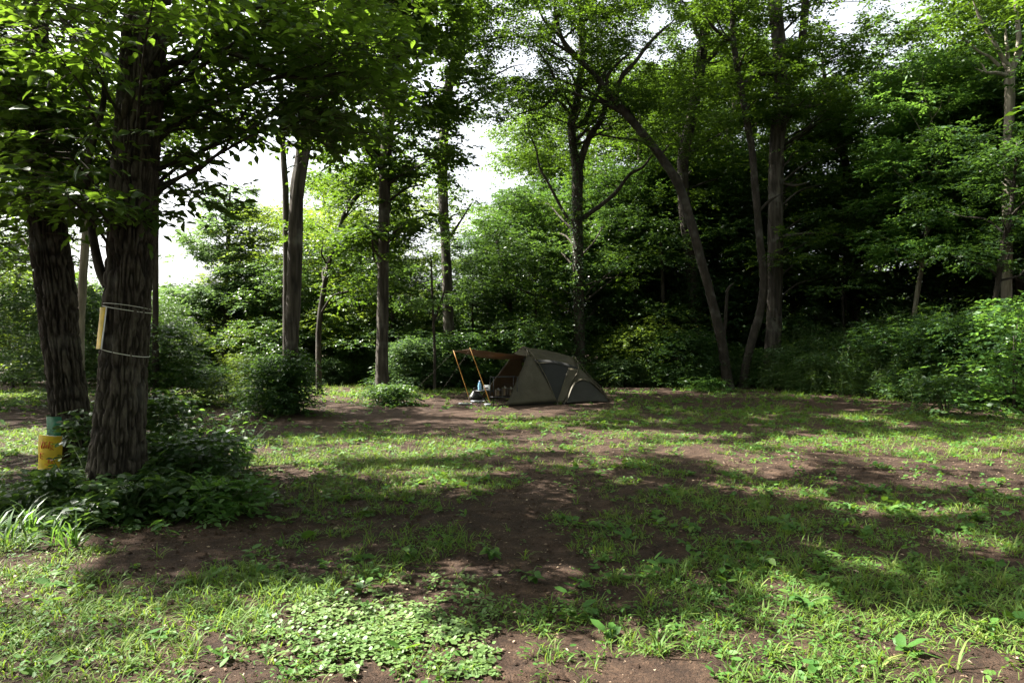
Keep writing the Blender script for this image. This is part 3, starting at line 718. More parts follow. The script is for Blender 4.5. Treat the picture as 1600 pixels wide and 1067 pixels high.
tree('slender_tree', 'thin dark sapling left of the trunk above the awning', [(679, 540, 2.6), (677, 500, 2.3), (675, 450, 2.0), (674, 420, 1.4), (673, 398, 0.8)], 23, 'bark_dark', 17,
     [(630, 740, 360, 480, 22, 25, 16, 0.7, 0.2, 50)], 0.10, 'leaf_shrub', [[(678, 500, 3), (690, 470, 2.4), (697, 440, 1.6)]])
tree('slender_tree', 'thin dark trunk seen through leaves between forked and leaning trees', [(1008, 560, 5), (1005, 420, 4.6), (1004, 340, 4.6), (1000, 290, 4.4), (1000, 240, 4), (1001, 160, 3)], 33, 'bark_dark', 18,
     [(930, 1080, 230, 360, 31, 35, 18, 1.1, 0.4, 56), (930, 1070, 340, 480, 31, 35, 18, 1.1, 0.4, 60)], 0.12, 'leaf_oak')
tree('broken_snag', 'short broken brown snag in the undergrowth', [(1037, 570, 4), (1036, 480, 3.4), (1034, 405, 3), (1032, 378, 2.4)], 28.3, 'bark_smooth', 19)
tree('slender_tree', 'straight dark stem just right of the nearest oak', [(243, 620, 6), (243, 520, 5.4), (243, 440, 5), (244, 350, 4.6), (246, 200, 4), (250, 50, 3)], 17, 'bark_dark', 20,
     [(190, 300, 100, 250, 15.5, 18, 8, 0.6, 0.25, 40)])
tree('pale_tree', 'pale trunk in the gap between the two nearest oaks', [(124, 600, 8), (126, 500, 7.4), (131, 410, 7), (134, 370, 6.6), (138, 280, 6), (142, 150, 5)], 14, 'bark_pale', 21,
     [(70, 200, 150, 330, 13, 15.5, 14, 0.6, 0.25, 40)], 0.11, 'leaf_light')
tree('feathery_conifer', 'tall feathery blue green conifer in the open sky at left', [(352, 560, 6), (354, 480, 5.4), (356, 400, 4.4), (358, 330, 2.6), (360, 292, 1)], 30, 'bark_dark', 22,
     [(340, 380, 296, 345, 29.5, 30.5, 10, 0.5, 0.25, 40), (305, 410, 340, 400, 29, 31, 14, 0.8, 0.22, 50), (290, 425, 395, 460, 28.6, 31.4, 14, 0.9, 0.22, 56), (280, 430, 450, 510, 28.4, 31.6, 14, 1.0, 0.25, 56)], 0.15, 'leaf_blue', limb_frac=1, aspect=0.36, nl=8, prune=False)

LAND = [(20, 'the left edge'), (95, 'the far left oak'), (200, 'the near oak'), (352, 'the feathery conifer'), (455, 'the curving oak'), (520, 'the slanting slender stem'), (599, 'the ivy footed oak'), (701, 'the trunk above the awning'), (770, 'the tent mouth'), (850, 'the tent'), (904, 'the forked ivy tree'),
        (955, 'the tent rear corner'), (1005, 'the bright layered shrub'), (1087, 'the pale lit trunk'), (1133, 'the leaning tree'), (1170, 'the slim crooked trunk'), (1208, 'the thick pale trunk'), (1336, 'the dark crooked trunk'), (1432, 'the short sunlit stem'), (1490, 'the low pale leaved shrub'), (1555, 'the slanting bare stem'), (1576, 'the bare topped pale tree'), (1640, 'the right edge')]
NAMED = {}
def place(kind, px, Y, s):
    d, what = min((abs(px-a), b) for a, b in LAND)
    a = [q for q, b in LAND if b == what][0]
    side = 'just left of' if px < a-9 else 'just right of' if px > a+9 else 'in line with'
    dep = 'close in' if Y < 22 else 'at the clearing edge' if Y < 28.5 else 'farther back' if Y < 34 else 'deep in the wood'
    lab = '%s %s, %s %s' % (kind, dep, side, what)
    if lab in NAMED:
        lab2 = '%s %s %s, %s %s' % ('larger' if s > NAMED[lab] else 'smaller', kind, dep, side, what)
        NAMED[lab2] = s; return lab2
    NAMED[lab] = s
    return lab

# trees deeper in the wood: a few forms, each standing tree its own copy --------------------
def wood_form(seed, h, R, z0, leaf, lmat, bark, n, twn, trunk_r=0.16):
    rs = np.random.RandomState(seed)
    bend = rs.normal(0, 0.5, (4, 2))
    pts = [np.array([0, 0, -0.3]), np.array([0, 0, 0.3])] + [np.array([bend[k][0]*k*0.4, bend[k][1]*k*0.4, h*f]) for k, f in enumerate((0.25, 0.5, 0.75, 0.97))]
    rad = [trunk_r*1.4, trunk_r*1.05, trunk_r*0.9, trunk_r*0.7, trunk_r*0.45, trunk_r*0.1]
    c, r = resample(pts, rad, 60)
    cl = []
    for k in range(n):
        f = rs.rand()**0.8; z = z0 + (h-z0)*f
        env = R*(0.45 + 1.1*math.sin(math.pi*min(1, 0.15+0.8*f)))*0.75
        a = rs.uniform(0, 2*math.pi); q = env*math.sqrt(rs.uniform(0.05, 1)); kk = rs.uniform(0.7, 1.3)
        cl.append((q*math.cos(a), q*math.sin(a), z, 1.15*kk, 0.42*kk, twn*kk*kk))
    tubes = limbs_to(cl, c, r, rs, 0.7, 0.06)
    tm, _, _ = trunk_mesh('trunk', pts, rad, bark, 12, 3.0, 0.03, None, tubes)
    cm, _ = crown_mesh('crown', cl, leaf, lmat, rs, 7, 0.5, (QUAD_T, QUAD_F), False, False, 0.5, 0.5)
    return tm, cm
FORMS = [wood_form(301, 15, 3.6, 2.2, 0.18, 'leaf_oak', 'bark', 62, 62), wood_form(302, 12, 3.2, 1.6, 0.18, 'leaf_dark', 'bark_dark', 56, 66),
         wood_form(303, 18, 4.0, 4.0, 0.19, 'leaf_oak', 'bark', 66, 60, 0.2), wood_form(304, 9, 2.6, 1.0, 0.15, 'leaf_light', 'bark_smooth', 42, 60, 0.1),
         wood_form(305, 14, 3.6, 1.5, 0.18, 'leaf_blue', 'bark_pale', 56, 62), wood_form(306, 7, 2.4, 0.7, 0.15, 'leaf_shrub', 'bark_smooth', 36, 64, 0.08)]
KIND = ['mid green oak', 'dense dark evergreen', 'tall oak', 'small yellow green tree', 'blue green tree', 'low bushy tree']
def wood_tree(form, px, Y, s, label, rot, group='trees deeper in the wood'):
    tm, cm = FORMS[form]
    x = (px-CX)/F*Y; z = float(gh(x, Y))
    t = thing('woodland_tree', label, 'tree', (x, Y, z), group)
    t.rotation_euler.z = rot; t.scale = (s, s, s)
    link('trunk', tm, t); link('crown', cm, t)
    return t
rw = np.random.RandomState(44)
WT = [  # form, px, Y, scale
    (3, 312, 33, 0.45), (5, 235, 26, 0.5), (3, 410, 30, 0.85), (3, 455, 34, 0.95), (0, 520, 38, 0.75), (3, 560, 29, 0.95), (3, 615, 31, 1.05), (4, 640, 36, 0.42), (3, 665, 34, 0.5),
    (1, 800, 31, 0.72), (0, 845, 37, 0.9), (1, 765, 35, 0.62), (0, 870, 42, 1.1), (1, 890, 34, 0.8), (0, 940, 39, 1.15), (1, 960, 32, 0.85), (0, 1000, 37, 1.0), (0, 1050, 41, 1.2), (1, 1035, 33, 0.9), (2, 1120, 44, 1.1),
    (1, 1145, 34, 0.95), (0, 1200, 39, 1.15), (1, 1240, 31, 0.9), (0, 1290, 37, 1.0), (1, 1330, 34, 0.85), (4, 1370, 41, 1.0), (1, 1395, 30, 0.8), (4, 1460, 34, 1.15), (1, 1470, 26, 0.75), (0, 1510, 31, 1.0), (1, 1560, 26, 0.85), (1, 1620, 23, 0.95), (4, 1580, 38, 1.2), (0, 1660, 28, 1.05), (1, 1700, 22, 0.9),
    (5, 20, 24, 0.6), (3, -40, 20, 0.8), (5, 90, 27, 0.62), (5, 165, 28, 0.6), (1, -90, 17, 0.7), (3, -150, 26, 1.0), (4, 1500, 44, 1.3), (2, 1010, 48, 1.1), (0, 820, 47, 0.8),
    (5, 215, 36, 0.6), (1, 270, 41, 0.4), (5, 385, 43, 0.8), (1, 440, 40, 0.5), (5, 525, 44, 1.2), (1, 600, 41, 0.5), (5, 690, 40, 0.6), (1, 745, 44, 0.45), (1, 130, 38, 0.42), (5, 40, 36, 0.7), (5, 300, 34, 0.55), (5, 480, 36, 0.9), (5, 800, 41, 1.2), (5, -20, 33, 1.0),
    (1, 985, 29.5, 0.62), (0, 1085, 34, 1.05), (1, 1175, 30, 0.75), (1, 1500, 27.5, 1.1), (0, 1560, 29.5, 1.15), (1, 1640, 27, 1.2), (0, 1140, 38, 1.2), (1, 870, 33, 0.7), (5, 740, 29, 0.8), (5, 520, 30, 0.9), (5, 610, 28, 0.75), (5, 440, 28, 0.7), (5, 835, 29, 0.9), (5, 1010, 30.5, 1.1), (1, 1590, 24.5, 1.0), (5, 1320, 27, 1.0)]
for i, (f, px, Y, s) in enumerate(WT):
    side = ('at the far left' if px < 260 else 'left of centre' if px < 620 else 'behind the tent' if px < 960 else 'right of the tent' if px < 1260 else 'on the right')
    wood_tree(f, px, Y, s, place(KIND[f], px, Y, s), rw.uniform(0, 6.28), '%s trees %s' % (KIND[f], side))

# unseen oaks added behind and beside the viewpoint to hold back sky light
rb = np.random.RandomState(46)
for k, (x, y, f, sc_) in enumerate([(13.5, 8.5, 0, 1.15), (17, 14, 2, 1.0), (9.5, -4.5, 0, 1.1), (-3, -8, 0, 1.2), (-9, -6.5, 2, 1.05), (-13, -1.5, 0, 1.2), (14, -3, 2, 1.1), (0.5, -13, 2, 1.2), (-8, -13, 0, 1.2), (9, -12, 2, 1.2), (20, 6, 2, 1.2), (-17, 3.0, 2, 1.0)]):
    t = wood_tree(f, CX + x/abs(y)*F if False else CX, 1.0, sc_, '%s added unseen %s the viewpoint to cut sky light' % (KIND[f], 'behind' if y < 0 else 'right of'), rb.uniform(0, 6.28), '%s trees added unseen %s the viewpoint' % (KIND[f], 'behind' if y < 0 else 'beside'))
    t.location = (x, y, float(gh(x, y)))

# oaks standing left of the picture whose crowns shade the clearing
def shade_tree(x, y, seed, xr, yr, zr, n, label):
    rs = np.random.RandomState(seed)
    t = thing('oak_tree', label, 'tree', (x, y, float(gh(x, y))), 'oaks beyond the left edge of the clearing')
    pts = [(0, 0, -0.2), (0, 0, 0.2), (0.1, 0, 3), (0.2, 0.1, 6), (0.1, 0.2, 10), (0.3, 0.1, zr[1])]
    rad = [0.38, 0.3, 0.24, 0.2, 0.14, 0.03]
    cl = [(a-x, b-y, c, d, e, f) for a, b, c, d, e, f in canopy(rs, xr, yr, zr, n, 1.4, 0.5, 62)]
    c, r = resample(pts, rad, 60)
    tm, _, _ = trunk_mesh('trunk', pts, rad, 'bark', 16, 4, 0.03, None, limbs_to(cl, c, r, rs, 0.9, 0.1))
    link('trunk', tm, t)
    wcl = [(a+x, b+y, c_, d, e, f) for a, b, c_, d, e, f in cl]
    cm, _ = crown_mesh('crown', wcl, 0.16, 'leaf_oak', rs, 8, 0.55, (QUAD_T, QUAD_F), True, True, 0.5, 0.55, (x, y, 0))
    link('crown', cm, t)
shade_tree(-11.5, 9.0, 501, (-15, -7.5), (6, 13), (6.5, 14), 70, 'oak beside the clearing beyond the left edge')
shade_tree(-15, 15.5, 502, (-19, -9), (11, 21), (7.5, 17), 80, 'taller oak farther back beyond the left edge')
shade_tree(-6.0, 13.5, 503, (-10, -1), (9.5, 17), (9.0, 17), 75, 'oak whose crown closes over the middle of the clearing') if False else None

# ------------------------------------------------------------------ shrubs and undergrowth
def shrub_form(seed, R, h, leaf, lmat, n, twn, aspect=0.5, nl=7):
    rs = np.random.RandomState(seed)
    cl = []
    for k in range(n):
        f = rs.rand(); a = rs.uniform(0, 2*math.pi); q = R*math.sqrt(rs.rand())*(1-0.55*f)
        kk = rs.uniform(0.7, 1.3)
        cl.append((q*math.cos(a), q*math.sin(a), 0.12*h + 0.85*h*f, 0.42*R*kk, 0.16*h*kk, twn*kk*kk))
    cm, _ = crown_mesh('foliage', cl, leaf, lmat, rs, nl, 0.32, (QUAD_T, QUAD_F), False, False, 0.5, aspect, None, 0.9, 0.02)
    mb = MB()
    for c in cl[::2]:
        c = np.array(c[:3]); mid = c*np.array([0.35, 0.35, 0.55])
        pts, rr = resample([np.array([c[0]*0.08, c[1]*0.08, -0.1]), mid, c], [0.018, 0.012, 0.004], 6)
        mb.tube(pts, rr, 5, False)
    sm = mesh('stem', np.vstack(mb.v), np.vstack(mb.f), M['twig'], True)
    return cm, sm
SHRUBS = [shrub_form(601, 1.3, 1.9, 0.10, 'leaf_shrub', 34, 34), shrub_form(602, 1.5, 2.6, 0.11, 'leaf_dark', 40, 36), shrub_form(603, 1.1, 1.3, 0.09, 'leaf_shrub', 28, 34),
          shrub_form(604, 1.4, 2.2, 0.09, 'leaf_light', 36, 34), shrub_form(605, 1.2, 2.0, 0.11, 'leaf_blue', 32, 34), shrub_form(606, 1.6, 1.1, 0.09, 'leaf_dark', 34, 36)]
def shrub(form, px, Y, s, label, group, sz=1.0):
    cm, sm = SHRUBS[form]
    x = (px-CX)/F*Y
    t = thing('shrub', label, 'shrub', (x, Y, float(gh(x, Y))-0.02), group)
    t.rotation_euler.z = rw.uniform(0, 6.28); t.scale = (s, s, s*sz)
    link('foliage', cm, t); link('stem', sm, t)
    return t
shrub(4, 642, 24.2, 1.05, 'sunlit silvery shrub just right of the ivy footed trunk', None, 0.85)
shrub(3, 1005, 27.0, 1.35, 'bright sunlit layered shrub right of the tent', None, 1.0)
shrub(4, 965, 26.0, 0.8, 'pale low shrub at the tent\'s rear corner', None, 0.7)
SH = []
for px in range(-60, 1320, 56):                       # the hedge of undergrowth round the back of the clearing
    Y = 25.5 + rw.uniform(-0.6, 3.2) + (2.0 if px < 320 else 0)
    if 930 < px < 1060: Y += 1.5
    SH.append((int(rw.choice([0, 1, 1, 3, 4, 5, 0])), px + rw.uniform(-14, 14), Y, rw.uniform(0.6, 1.25), rw.uniform(0.55, 1.35)))
for px in range(250, 1700, 60):                       # a second, higher row
    SH.append((int(rw.choice([1, 1, 0, 1])), px + rw.uniform(-20, 20), 29.5 + rw.uniform(0, 3), rw.uniform(1.2, 1.7), 1.1))
for k in range(22):                                  # edge of the wood on the right, nearer
    f = k/21.0
    x = 9.0 + (12.6-9.0)*f + rw.uniform(0.4, 3.4); Y = 23.0 + (15.6-23.0)*f + rw.uniform(0.4, 2.4)
    SH.append((int(rw.choice([1, 1, 5, 0])), CX + x/Y*F, Y, rw.uniform(0.8, 1.1), rw.uniform(0.7, 1.1)))
SN = ['leafy green shrub', 'dark glossy shrub', 'low green shrub', 'yellow green shrub', 'pale grey green shrub', 'low spreading dark shrub']
for f, px, Y, s, sz in SH:
    where = 'along the left rear of the clearing' if px < 560 else 'in the undergrowth behind the tent' if px < 1000 else 'in the thicket right of the tent' if px < 1300 else 'in the dark thicket at the right edge'
    shrub(f, px, Y, s, place(SN[f], px, Y, s), '%s %s' % (SN[f].replace('shrub', 'shrubs'), where), sz)

# far wood that reads as one mass
def far_wood():
    rs = np.random.RandomState(71)
    cl = []
    for _ in range(180):
        Y = rs.uniform(50, 75); x = rs.uniform(-70, 75)
        top = 5.5 + 3*vnoise(np.array([x*0.12]), np.array([3.0]))[0] + max(0, (x-5)*0.10)
        z = rs.uniform(0.5, top); k = rs.uniform(0.8, 1.4)
        cl.append((x, Y, z, 3.2*k, 1.4*k, 44*k))
    me, _ = crown_mesh('far_wood', cl, 0.6, 'leaf_oak', rs, 7, 0.9, (QUAD_T, QUAD_F), False, False, 0.6, 0.55, None, 0.9, 0.1)
    tag(link('far_wood', me), 'distant green wood seen between the trunks', 'wood', kind='stuff')
far_wood()

# dwarf bamboo on the right: arching culms with long narrow leaves
def dwarf_bamboo():
    rs = np.random.RandomState(81)
    n = 4400
    f = rs.rand(n); back = rs.rand(n)**0.8*5.5
    x = 8.4 + (12.4-8.4)*f + back*0.75; y = 23.6 + (15.4-23.6)*f + back*0.62
    more = rs.rand(1500); x = np.concatenate([x, rs.uniform(3.8, 10, 1500)]); y = np.concatenate([y, rs.uniform(25.2, 29, 1500)])
    h = np.concatenate([0.7 + 1.5*np.clip(back/3.0, 0, 1), np.full(1500, 1.0)])*rs.uniform(0.6, 1.15, n+1500)
    h *= 0.65 + 0.7*vnoise(x*0.6, y*0.6)
    z = gh(x, y); N = len(x)
    lean = rs.normal(0, 0.22, (N, 2))
    k = 9
    t = rs.uniform(0.15, 1.0, (N, k))
    pos = np.stack([x[:, None]+lean[:, :1]*h[:, None]*t**1.6, y[:, None]+lean[:, 1:]*h[:, None]*t**1.6, z[:, None]+h[:, None]*t], -1).reshape(-1, 3)
    a = rs.uniform(0, 2*math.pi, N*k)
    D = np.stack([np.cos(a), np.sin(a), rs.normal(0.15, 0.45, N*k)], -1)
    L = rs.uniform(0.12, 0.26, N*k)
    nn = np.array([0, 0, 1.0]) + rs.normal(0, 0.4, (N*k, 3))
    tpl = np.array([[0, 0, 0], [0.35, -0.5, 0.03], [1, 0, -0.22], [0.35, 0.5, 0.03]])
    r = np.clip(rs.uniform(0, 1, N*k)*0.7 + 0.3*np.repeat(rs.rand(N), k), 0, 1)
    V, Fc, rr = leafset(pos, D, nn, L, L*0.15, tpl, QUAD_F, r)
    me = mesh('dwarf_bamboo', V, Fc, M['leaf_sasa'], False, rr)
    o = tag(link('dwarf_bamboo', me), 'dense dark dwarf bamboo filling the wood edge on the right', 'bamboo', kind='stuff')
    tv, tf, off = [], [], 0
    for i in range(0, N, 4):
        p0 = np.array([x[i], y[i], z[i]-0.05]); p2 = np.array([x[i]+lean[i, 0]*h[i], y[i]+lean[i, 1]*h[i], z[i]+h[i]])
        v, fc = tube(np.array([p0, (p0+p2)/2-np.array([lean[i, 0], lean[i, 1], 0])*0.12*h[i], p2]), [0.006, 0.005, 0.002], 3, False)
        tv.append(v); tf.append(fc+off); off += len(v)
    s = link('culms', mesh('culms', np.vstack(tv), np.vstack(tf), M['stem'], True), o); s['kind'] = 'stuff'
dwarf_bamboo()

# ------------------------------------------------------------------ grass and weeds of the clearing
GRASSY = [(120, 1010, 330, 110), (420, 960, 240, 70), (500, 880, 190, 60), (560, 740, 260, 55), (520, 695, 260, 22), (700, 700, 170, 30), (480, 790, 150, 36), (680, 840, 90, 26), (60, 880, 130, 70),
          (1150, 960, 380, 75), (1450, 930, 260, 110), (1400, 1030, 360, 70), (1050, 780, 170, 60), (1250, 800, 180, 50), (1480, 810, 220, 45), (880, 660, 160, 14), (1100, 650, 220, 16), (1400, 665, 250, 20),
          (1480, 700, 200, 20), (1180, 690, 130, 18), (980, 740, 120, 26), (560, 612, 160, 9), (340, 620, 90, 13), (100, 700, 170, 36), (40, 625, 110, 14), (650, 612, 120, 6), (1000, 690, 120, 14), (930, 1010, 160, 40), (1180, 870, 160, 46), (940, 850, 60, 40), (760, 960, 80, 34), (420, 640, 60, 16), (200, 720, 120, 40)]
BARE = [(800, 850, 100, 62), (330, 855, 130, 34), (600, 660, 230, 13), (820, 880, 110, 42), (1400, 745, 220, 22), (640, 640, 120, 12), (860, 770, 70, 26), (1000, 690, 60, 6), (860, 640, 100, 6), (1400, 870, 110, 20), (450, 735, 70, 12), (900, 1010, 40, 30), (770, 1030, 60, 40), (1100, 720, 60, 7), (1250, 735, 90, 9), (60, 655, 90, 12), (380, 650, 60, 10), (1000, 1052, 200, 22), (340, 1055, 150, 18), (1190, 1005, 150, 13), (1450, 1045, 120, 16), (950, 985, 60, 14), (250, 985, 70, 14), (1320, 965, 70, 10), (1150, 835, 80, 16), (1050, 870, 60, 14), (520, 850, 60, 10), (1560, 880, 60, 10)]
LUSH = [(540, 697, 240, 22), (420, 712, 110, 26), (640, 742, 140, 30), (560, 775, 150, 36), (1400, 915, 260, 46), (1160, 905, 160, 44), (100, 1000, 260, 70), (720, 700, 140, 16), (340, 620, 90, 12), (560, 611, 130, 7), (60, 700, 120, 30), (1450, 680, 200, 14)]
def grass_density(x, y):
    p = np.stack([x, y, np.zeros_like(x)], -1)
    px, py = to_px(p)
    g = np.clip(inside(px, py, GRASSY)*2.2, 0, 1)
    b = np.clip(inside(px, py, BARE)*1.8, 0, 1)
    n = fbm(x*0.9+3, y*0.9, None, 3); n2 = fbm(x*3.1, y*3.1+8, None, 2)
    g2 = np.clip(inside(px, py, LUSH)*2.0, 0, 1)
    d = -0.04 + 0.36*g2 + 0.66*g - 0.85*b + (n-0.5)*2.2 + (n2-0.5)*2.4
    return np.clip(d, 0, 1)

BLADE = {  # lengthwise templates, arching over
    3: (np.array([[0, -0.35, 0], [0, 0.35, 0], [0.36, 0.5, 0.11], [0.36, -0.5, 0.11], [0.72, 0.36, 0.06], [0.72, -0.36, 0.06], [1, 0.04, -0.16], [1, -0.04, -0.16]]), np.array([[0, 1, 2, 3], [3, 2, 4, 5], [5, 4, 6, 7]])),
    2: (np.array([[0, -0.4, 0], [0, 0.4, 0], [0.5, 0.45, 0.1], [0.5, -0.45, 0.1], [1, 0.05, -0.12], [1, -0.05, -0.12]]), np.array([[0, 1, 2, 3], [3, 2, 4, 5]])),
    1: (np.array([[0, -0.5, 0], [0, 0.5, 0], [1, 0.08, 0.0], [1, -0.08, 0.0]]), np.array([[0, 1, 2, 3]]))}

def frustum_points(rs, Y0, Y1, per_m2, pad=0.6):
    area = 0.5*(Y1**2-Y0**2)*1.5 + 2*pad*(Y1-Y0)
    n = int(area*per_m2)
    y = np.sqrt(rs.uniform(Y0**2, Y1**2, n)); x = rs.uniform(-1, 1, n)*(0.75*y+pad)
    return x, y

def grass(name, label, Y0, Y1, tufts, bl, L, W, seg, seed, lo=0.0, power=1.0):
    rs = np.random.RandomState(seed)
    x, y = frustum_points(rs, Y0, Y1, tufts)
    d = grass_density(x, y)**power
    k = rs.rand(len(x)) < d
    x, y, d = x[k], y[k], d[k]
    # nothing grows through the trunks or the tent
    n = len(x)
    a = rs.uniform(0, 2*math.pi, (n, bl)); el = rs.uniform(0.05, 1.1, (n, bl))
    D = np.stack([np.cos(a)*np.cos(el), np.sin(a)*np.cos(el), np.sin(el)], -1).reshape(-1, 3)
    up = np.stack([-np.cos(a)*np.sin(el), -np.sin(a)*np.sin(el), np.cos(el)], -1).reshape(-1, 3) + rs.normal(0, 0.25, (n*bl, 3))
    s = (0.55 + 0.7*vnoise(x*1.3, y*1.3) + 0.25*d)
    ls = (L*s[:, None]*rs.uniform(0.5, 1.25, (n, bl))).ravel()
    ox = rs.normal(0, 0.022, (n, bl)); oy = rs.normal(0, 0.022, (n, bl))
    X = (x[:, None]+ox).ravel(); Yv = (y[:, None]+oy).ravel()
    pos = np.stack([X, Yv, gh(X, Yv)-0.004], -1)
    r = np.clip(0.45*rs.rand(n*bl) + 0.55*np.repeat(fbm(x*0.8, y*0.8+30), bl) + rs.normal(0, 0.08, n*bl), 0, 1)
    V, Fc, rr = leafset(pos, D, up, ls, np.full(n*bl, W)*rs.uniform(0.6, 1.3, n*bl), BLADE[seg][0], BLADE[seg][1], r)
    return tag(link(name, mesh(name, V, Fc, M['grass'], False, rr)), label, 'grass', kind='stuff')
grass('grass', 'crabgrass blades in the sunny foreground', 2.6, 5.2, 250, 7, 0.092, 0.0065, 3, 901)
grass('grass', 'patchy grass blades across the middle of the clearing', 5.2, 9.5, 150, 7, 0.09, 0.0075, 2, 902)
grass('grass', 'patchy short grass farther off towards the tent', 9.5, 16.5, 85, 6, 0.095, 0.011, 1, 903)
grass('grass', 'sunlit short grass at the back of the clearing', 16.5, 28, 26, 6, 0.16, 0.022, 1, 904)

def creeping_weeds(Y0, Y1, per, L, seed, label):
    rs = np.random.RandomState(seed)
    x, y = frustum_points(rs, Y0, Y1, per)
    d = np.clip(grass_density(x, y)*0.8 + 0.5*(fbm(x*1.7+40, y*1.7) - 0.42)*3, 0, 1)
    k = rs.rand(len(x)) < d; x, y = x[k], y[k]
    n, m = len(x), 5
    a = rs.uniform(0, 6.28, (n, m)); 
    X = (x[:, None]+rs.normal(0, 0.02, (n, m))).ravel(); Yv = (y[:, None]+rs.normal(0, 0.02, (n, m))).ravel()
    pos = np.stack([X, Yv, gh(X, Yv)+rs.uniform(0.005, 0.05, n*m)], -1)
    D = np.stack([np.cos(a).ravel(), np.sin(a).ravel(), rs.normal(0.12, 0.3, n*m)], -1)
    nn = np.array([0, 0, 1.0])+rs.normal(0, 0.35, (n*m, 3))
    ls = (L*np.repeat(rs.uniform(0.5, 1.4, n), m))*rs.uniform(0.7, 1.3, n*m)
    r = np.clip(np.repeat(rs.rand(n), m)*0.6+0.4*rs.rand(n*m), 0, 1)
    V, Fc, rr = leafset(pos, D, nn, ls, ls*0.55, HEX_T, HEX_F, r)
    tag(link('creeping_weeds', mesh('creeping_weeds', V, Fc, M['weed'], False, rr)), label, 'weeds', kind='stuff')
creeping_weeds(2.6, 6.0, 220, 0.026, 911, 'tiny creeping weed leaves among the foreground grass')
creeping_weeds(6.0, 13.0, 85, 0.038, 912, 'small creeping weeds in the middle of the clearing')
creeping_weeds(13.0, 24.0, 22, 0.08, 913, 'low weeds at the far side of the clearing')

creeping_weeds(3.0, 14.0, 12, 0.07, 914, 'broad leaved rosettes dotted over the clearing')

def clover():
    rs = np.random.RandomState(921)
    n = 26000
    px = rs.uniform(400, 780, n); py = rs.uniform(900, 1067, n)
    v = inside(px, py, [(590, 990, 135, 42), (510, 960, 75, 30), (690, 985, 56, 30), (560, 1020, 100, 22)]) + (vnoise(px/26.0, py/14.0)-0.5)*1.3 + rs.normal(0, 0.25, n)
    k = v > 0.2; px, py = px[k][:4200], py[k][:4200]
    Yv = F*CAMZ/(py-CY); X = (px-CX)/F*Yv; n = len(X)
    h = 0.012 + 0.035*vnoise(X*4, Yv*4)
    pos = np.stack([X, Yv, gh(X, Yv)+h*rs.uniform(0.5, 1.1, n)], -1)
    a = rs.uniform(0, 6.28, n)
    D = np.stack([np.cos(a), np.sin(a), rs.normal(0, 0.25, n)], -1); nn = np.array([0, 0, 1.0])+rs.normal(0, 0.32, (n, 3))
    L = rs.uniform(0.012, 0.031, n)*rs.uniform(0.8, 1.2, n)
    t = np.linspace(0, 2*math.pi, 8, endpoint=False)
    tpl = np.vstack([[[0.5, 0, -0.03]], np.stack([0.5-0.5*np.cos(t)*np.where(np.abs(t) < 0.1, 0.72, 1), 0.5*np.sin(t), np.full(8, 0.03)], -1)])
    tf = np.array([[0, 1+2*i, 1+(2*i+1) % 8, 1+(2*i+2) % 8] for i in range(4)])
    V, Fc, rr = leafset(pos, D, nn, L, L*1.05, tpl, tf, np.clip(0.5*rs.rand(n)+0.5*vnoise(X*3, Yv*3), 0, 1))
    tag(link('clover_patch', mesh('clover_patch', V, Fc, M['clover'], False, rr)), 'dense patch of round pale leaves in the foreground', 'ground cover', kind='stuff')
clover()

def litter():
    rs = np.random.RandomState(931)
    x, y = frustum_points(rs, 2.6, 13, 150)
    n = len(x); a = rs.uniform(0, 6.28, n)
    pos = np.stack([x, y, gh(x, y)+rs.uniform(0.004, 0.02, n)], -1)
    D = np.stack([np.cos(a), np.sin(a), rs.normal(0, 0.15, n)], -1); nn = np.array([0, 0, 1.0])+rs.normal(0, 0.3, (n, 3))
    L = rs.uniform(0.008, 0.035, n)*(1+0.5*(rs.rand(n) > 0.93)); W = L*rs.uniform(0.15, 0.6, n)
    V, Fc, rr = leafset(pos, D, nn, L, W, QUAD_T, QUAD_F, rs.rand(n)**1.4)
    tag(link('leaf_litter', mesh('leaf_litter', V, Fc, M['litter'], False, rr)), 'scattered dry leaf and twig bits on the soil', 'leaf litter', kind='stuff')
litter()

def crumbs():
    rs = np.random.RandomState(935)
    x, y = frustum_points(rs, 2.7, 9, 420)
    k = rs.rand(len(x)) < 0.25 + 0.9*(fbm(x*1.5+7, y*1.5) - 0.35); x, y = x[k], y[k]
    n = len(x); s = 0.004 + 0.02*rs.rand(n)**3
    o = np.array([[1, 0, 0], [0, 1, 0], [-1, 0, 0], [0, -1, 0], [0, 0, 0.8]])
    V = np.stack([x, y, gh(x, y)+0.002], -1)[:, None] + (o[None]+rs.normal(0, 0.25, (n, 5, 3)))*s[:, None, None]
    Fc = (np.array([[0, 1, 4], [1, 2, 4], [2, 3, 4], [3, 0, 4]])[None]+(np.arange(n)*5)[:, None, None]).reshape(-1, 3)
    tag(link('soil_crumbs', mesh('soil_crumbs', V.reshape(-1, 3), Fc, M['soil'], False)), 'small crumbs of soil on the bare patches', 'soil', kind='stuff')
crumbs()

# single plants: each leaf a part -----------------------------------------------------------
def leaf_part(mat, asp, tplname, q):
    key = (mat, asp, tplname, q)
    if key not in MESHES:
        tpl, tf = {'ov': (OV_T, OV_F), 'bl': BLADE[3]}[tplname]
        MESHES[key] = mesh('leaf', tpl*np.array([1, asp, 1]), tf, M[mat], True, np.full(len(tf), 0.1+0.2*q))
    return MESHES[key]

def put_leaf(parent, pos, D, Nn, L, me, name='leaf'):
    Dd, S, N2 = basis(np.array([D]), np.array([Nn]))
    o = link(name, me, parent)
    m = Matrix.Identity(4)
    for a in range(3):
        m[a][0] = Dd[0][a]*L; m[a][1] = S[0][a]*L; m[a][2] = N2[0][a]*L; m[a][3] = pos[a]
    o.matrix_local = m

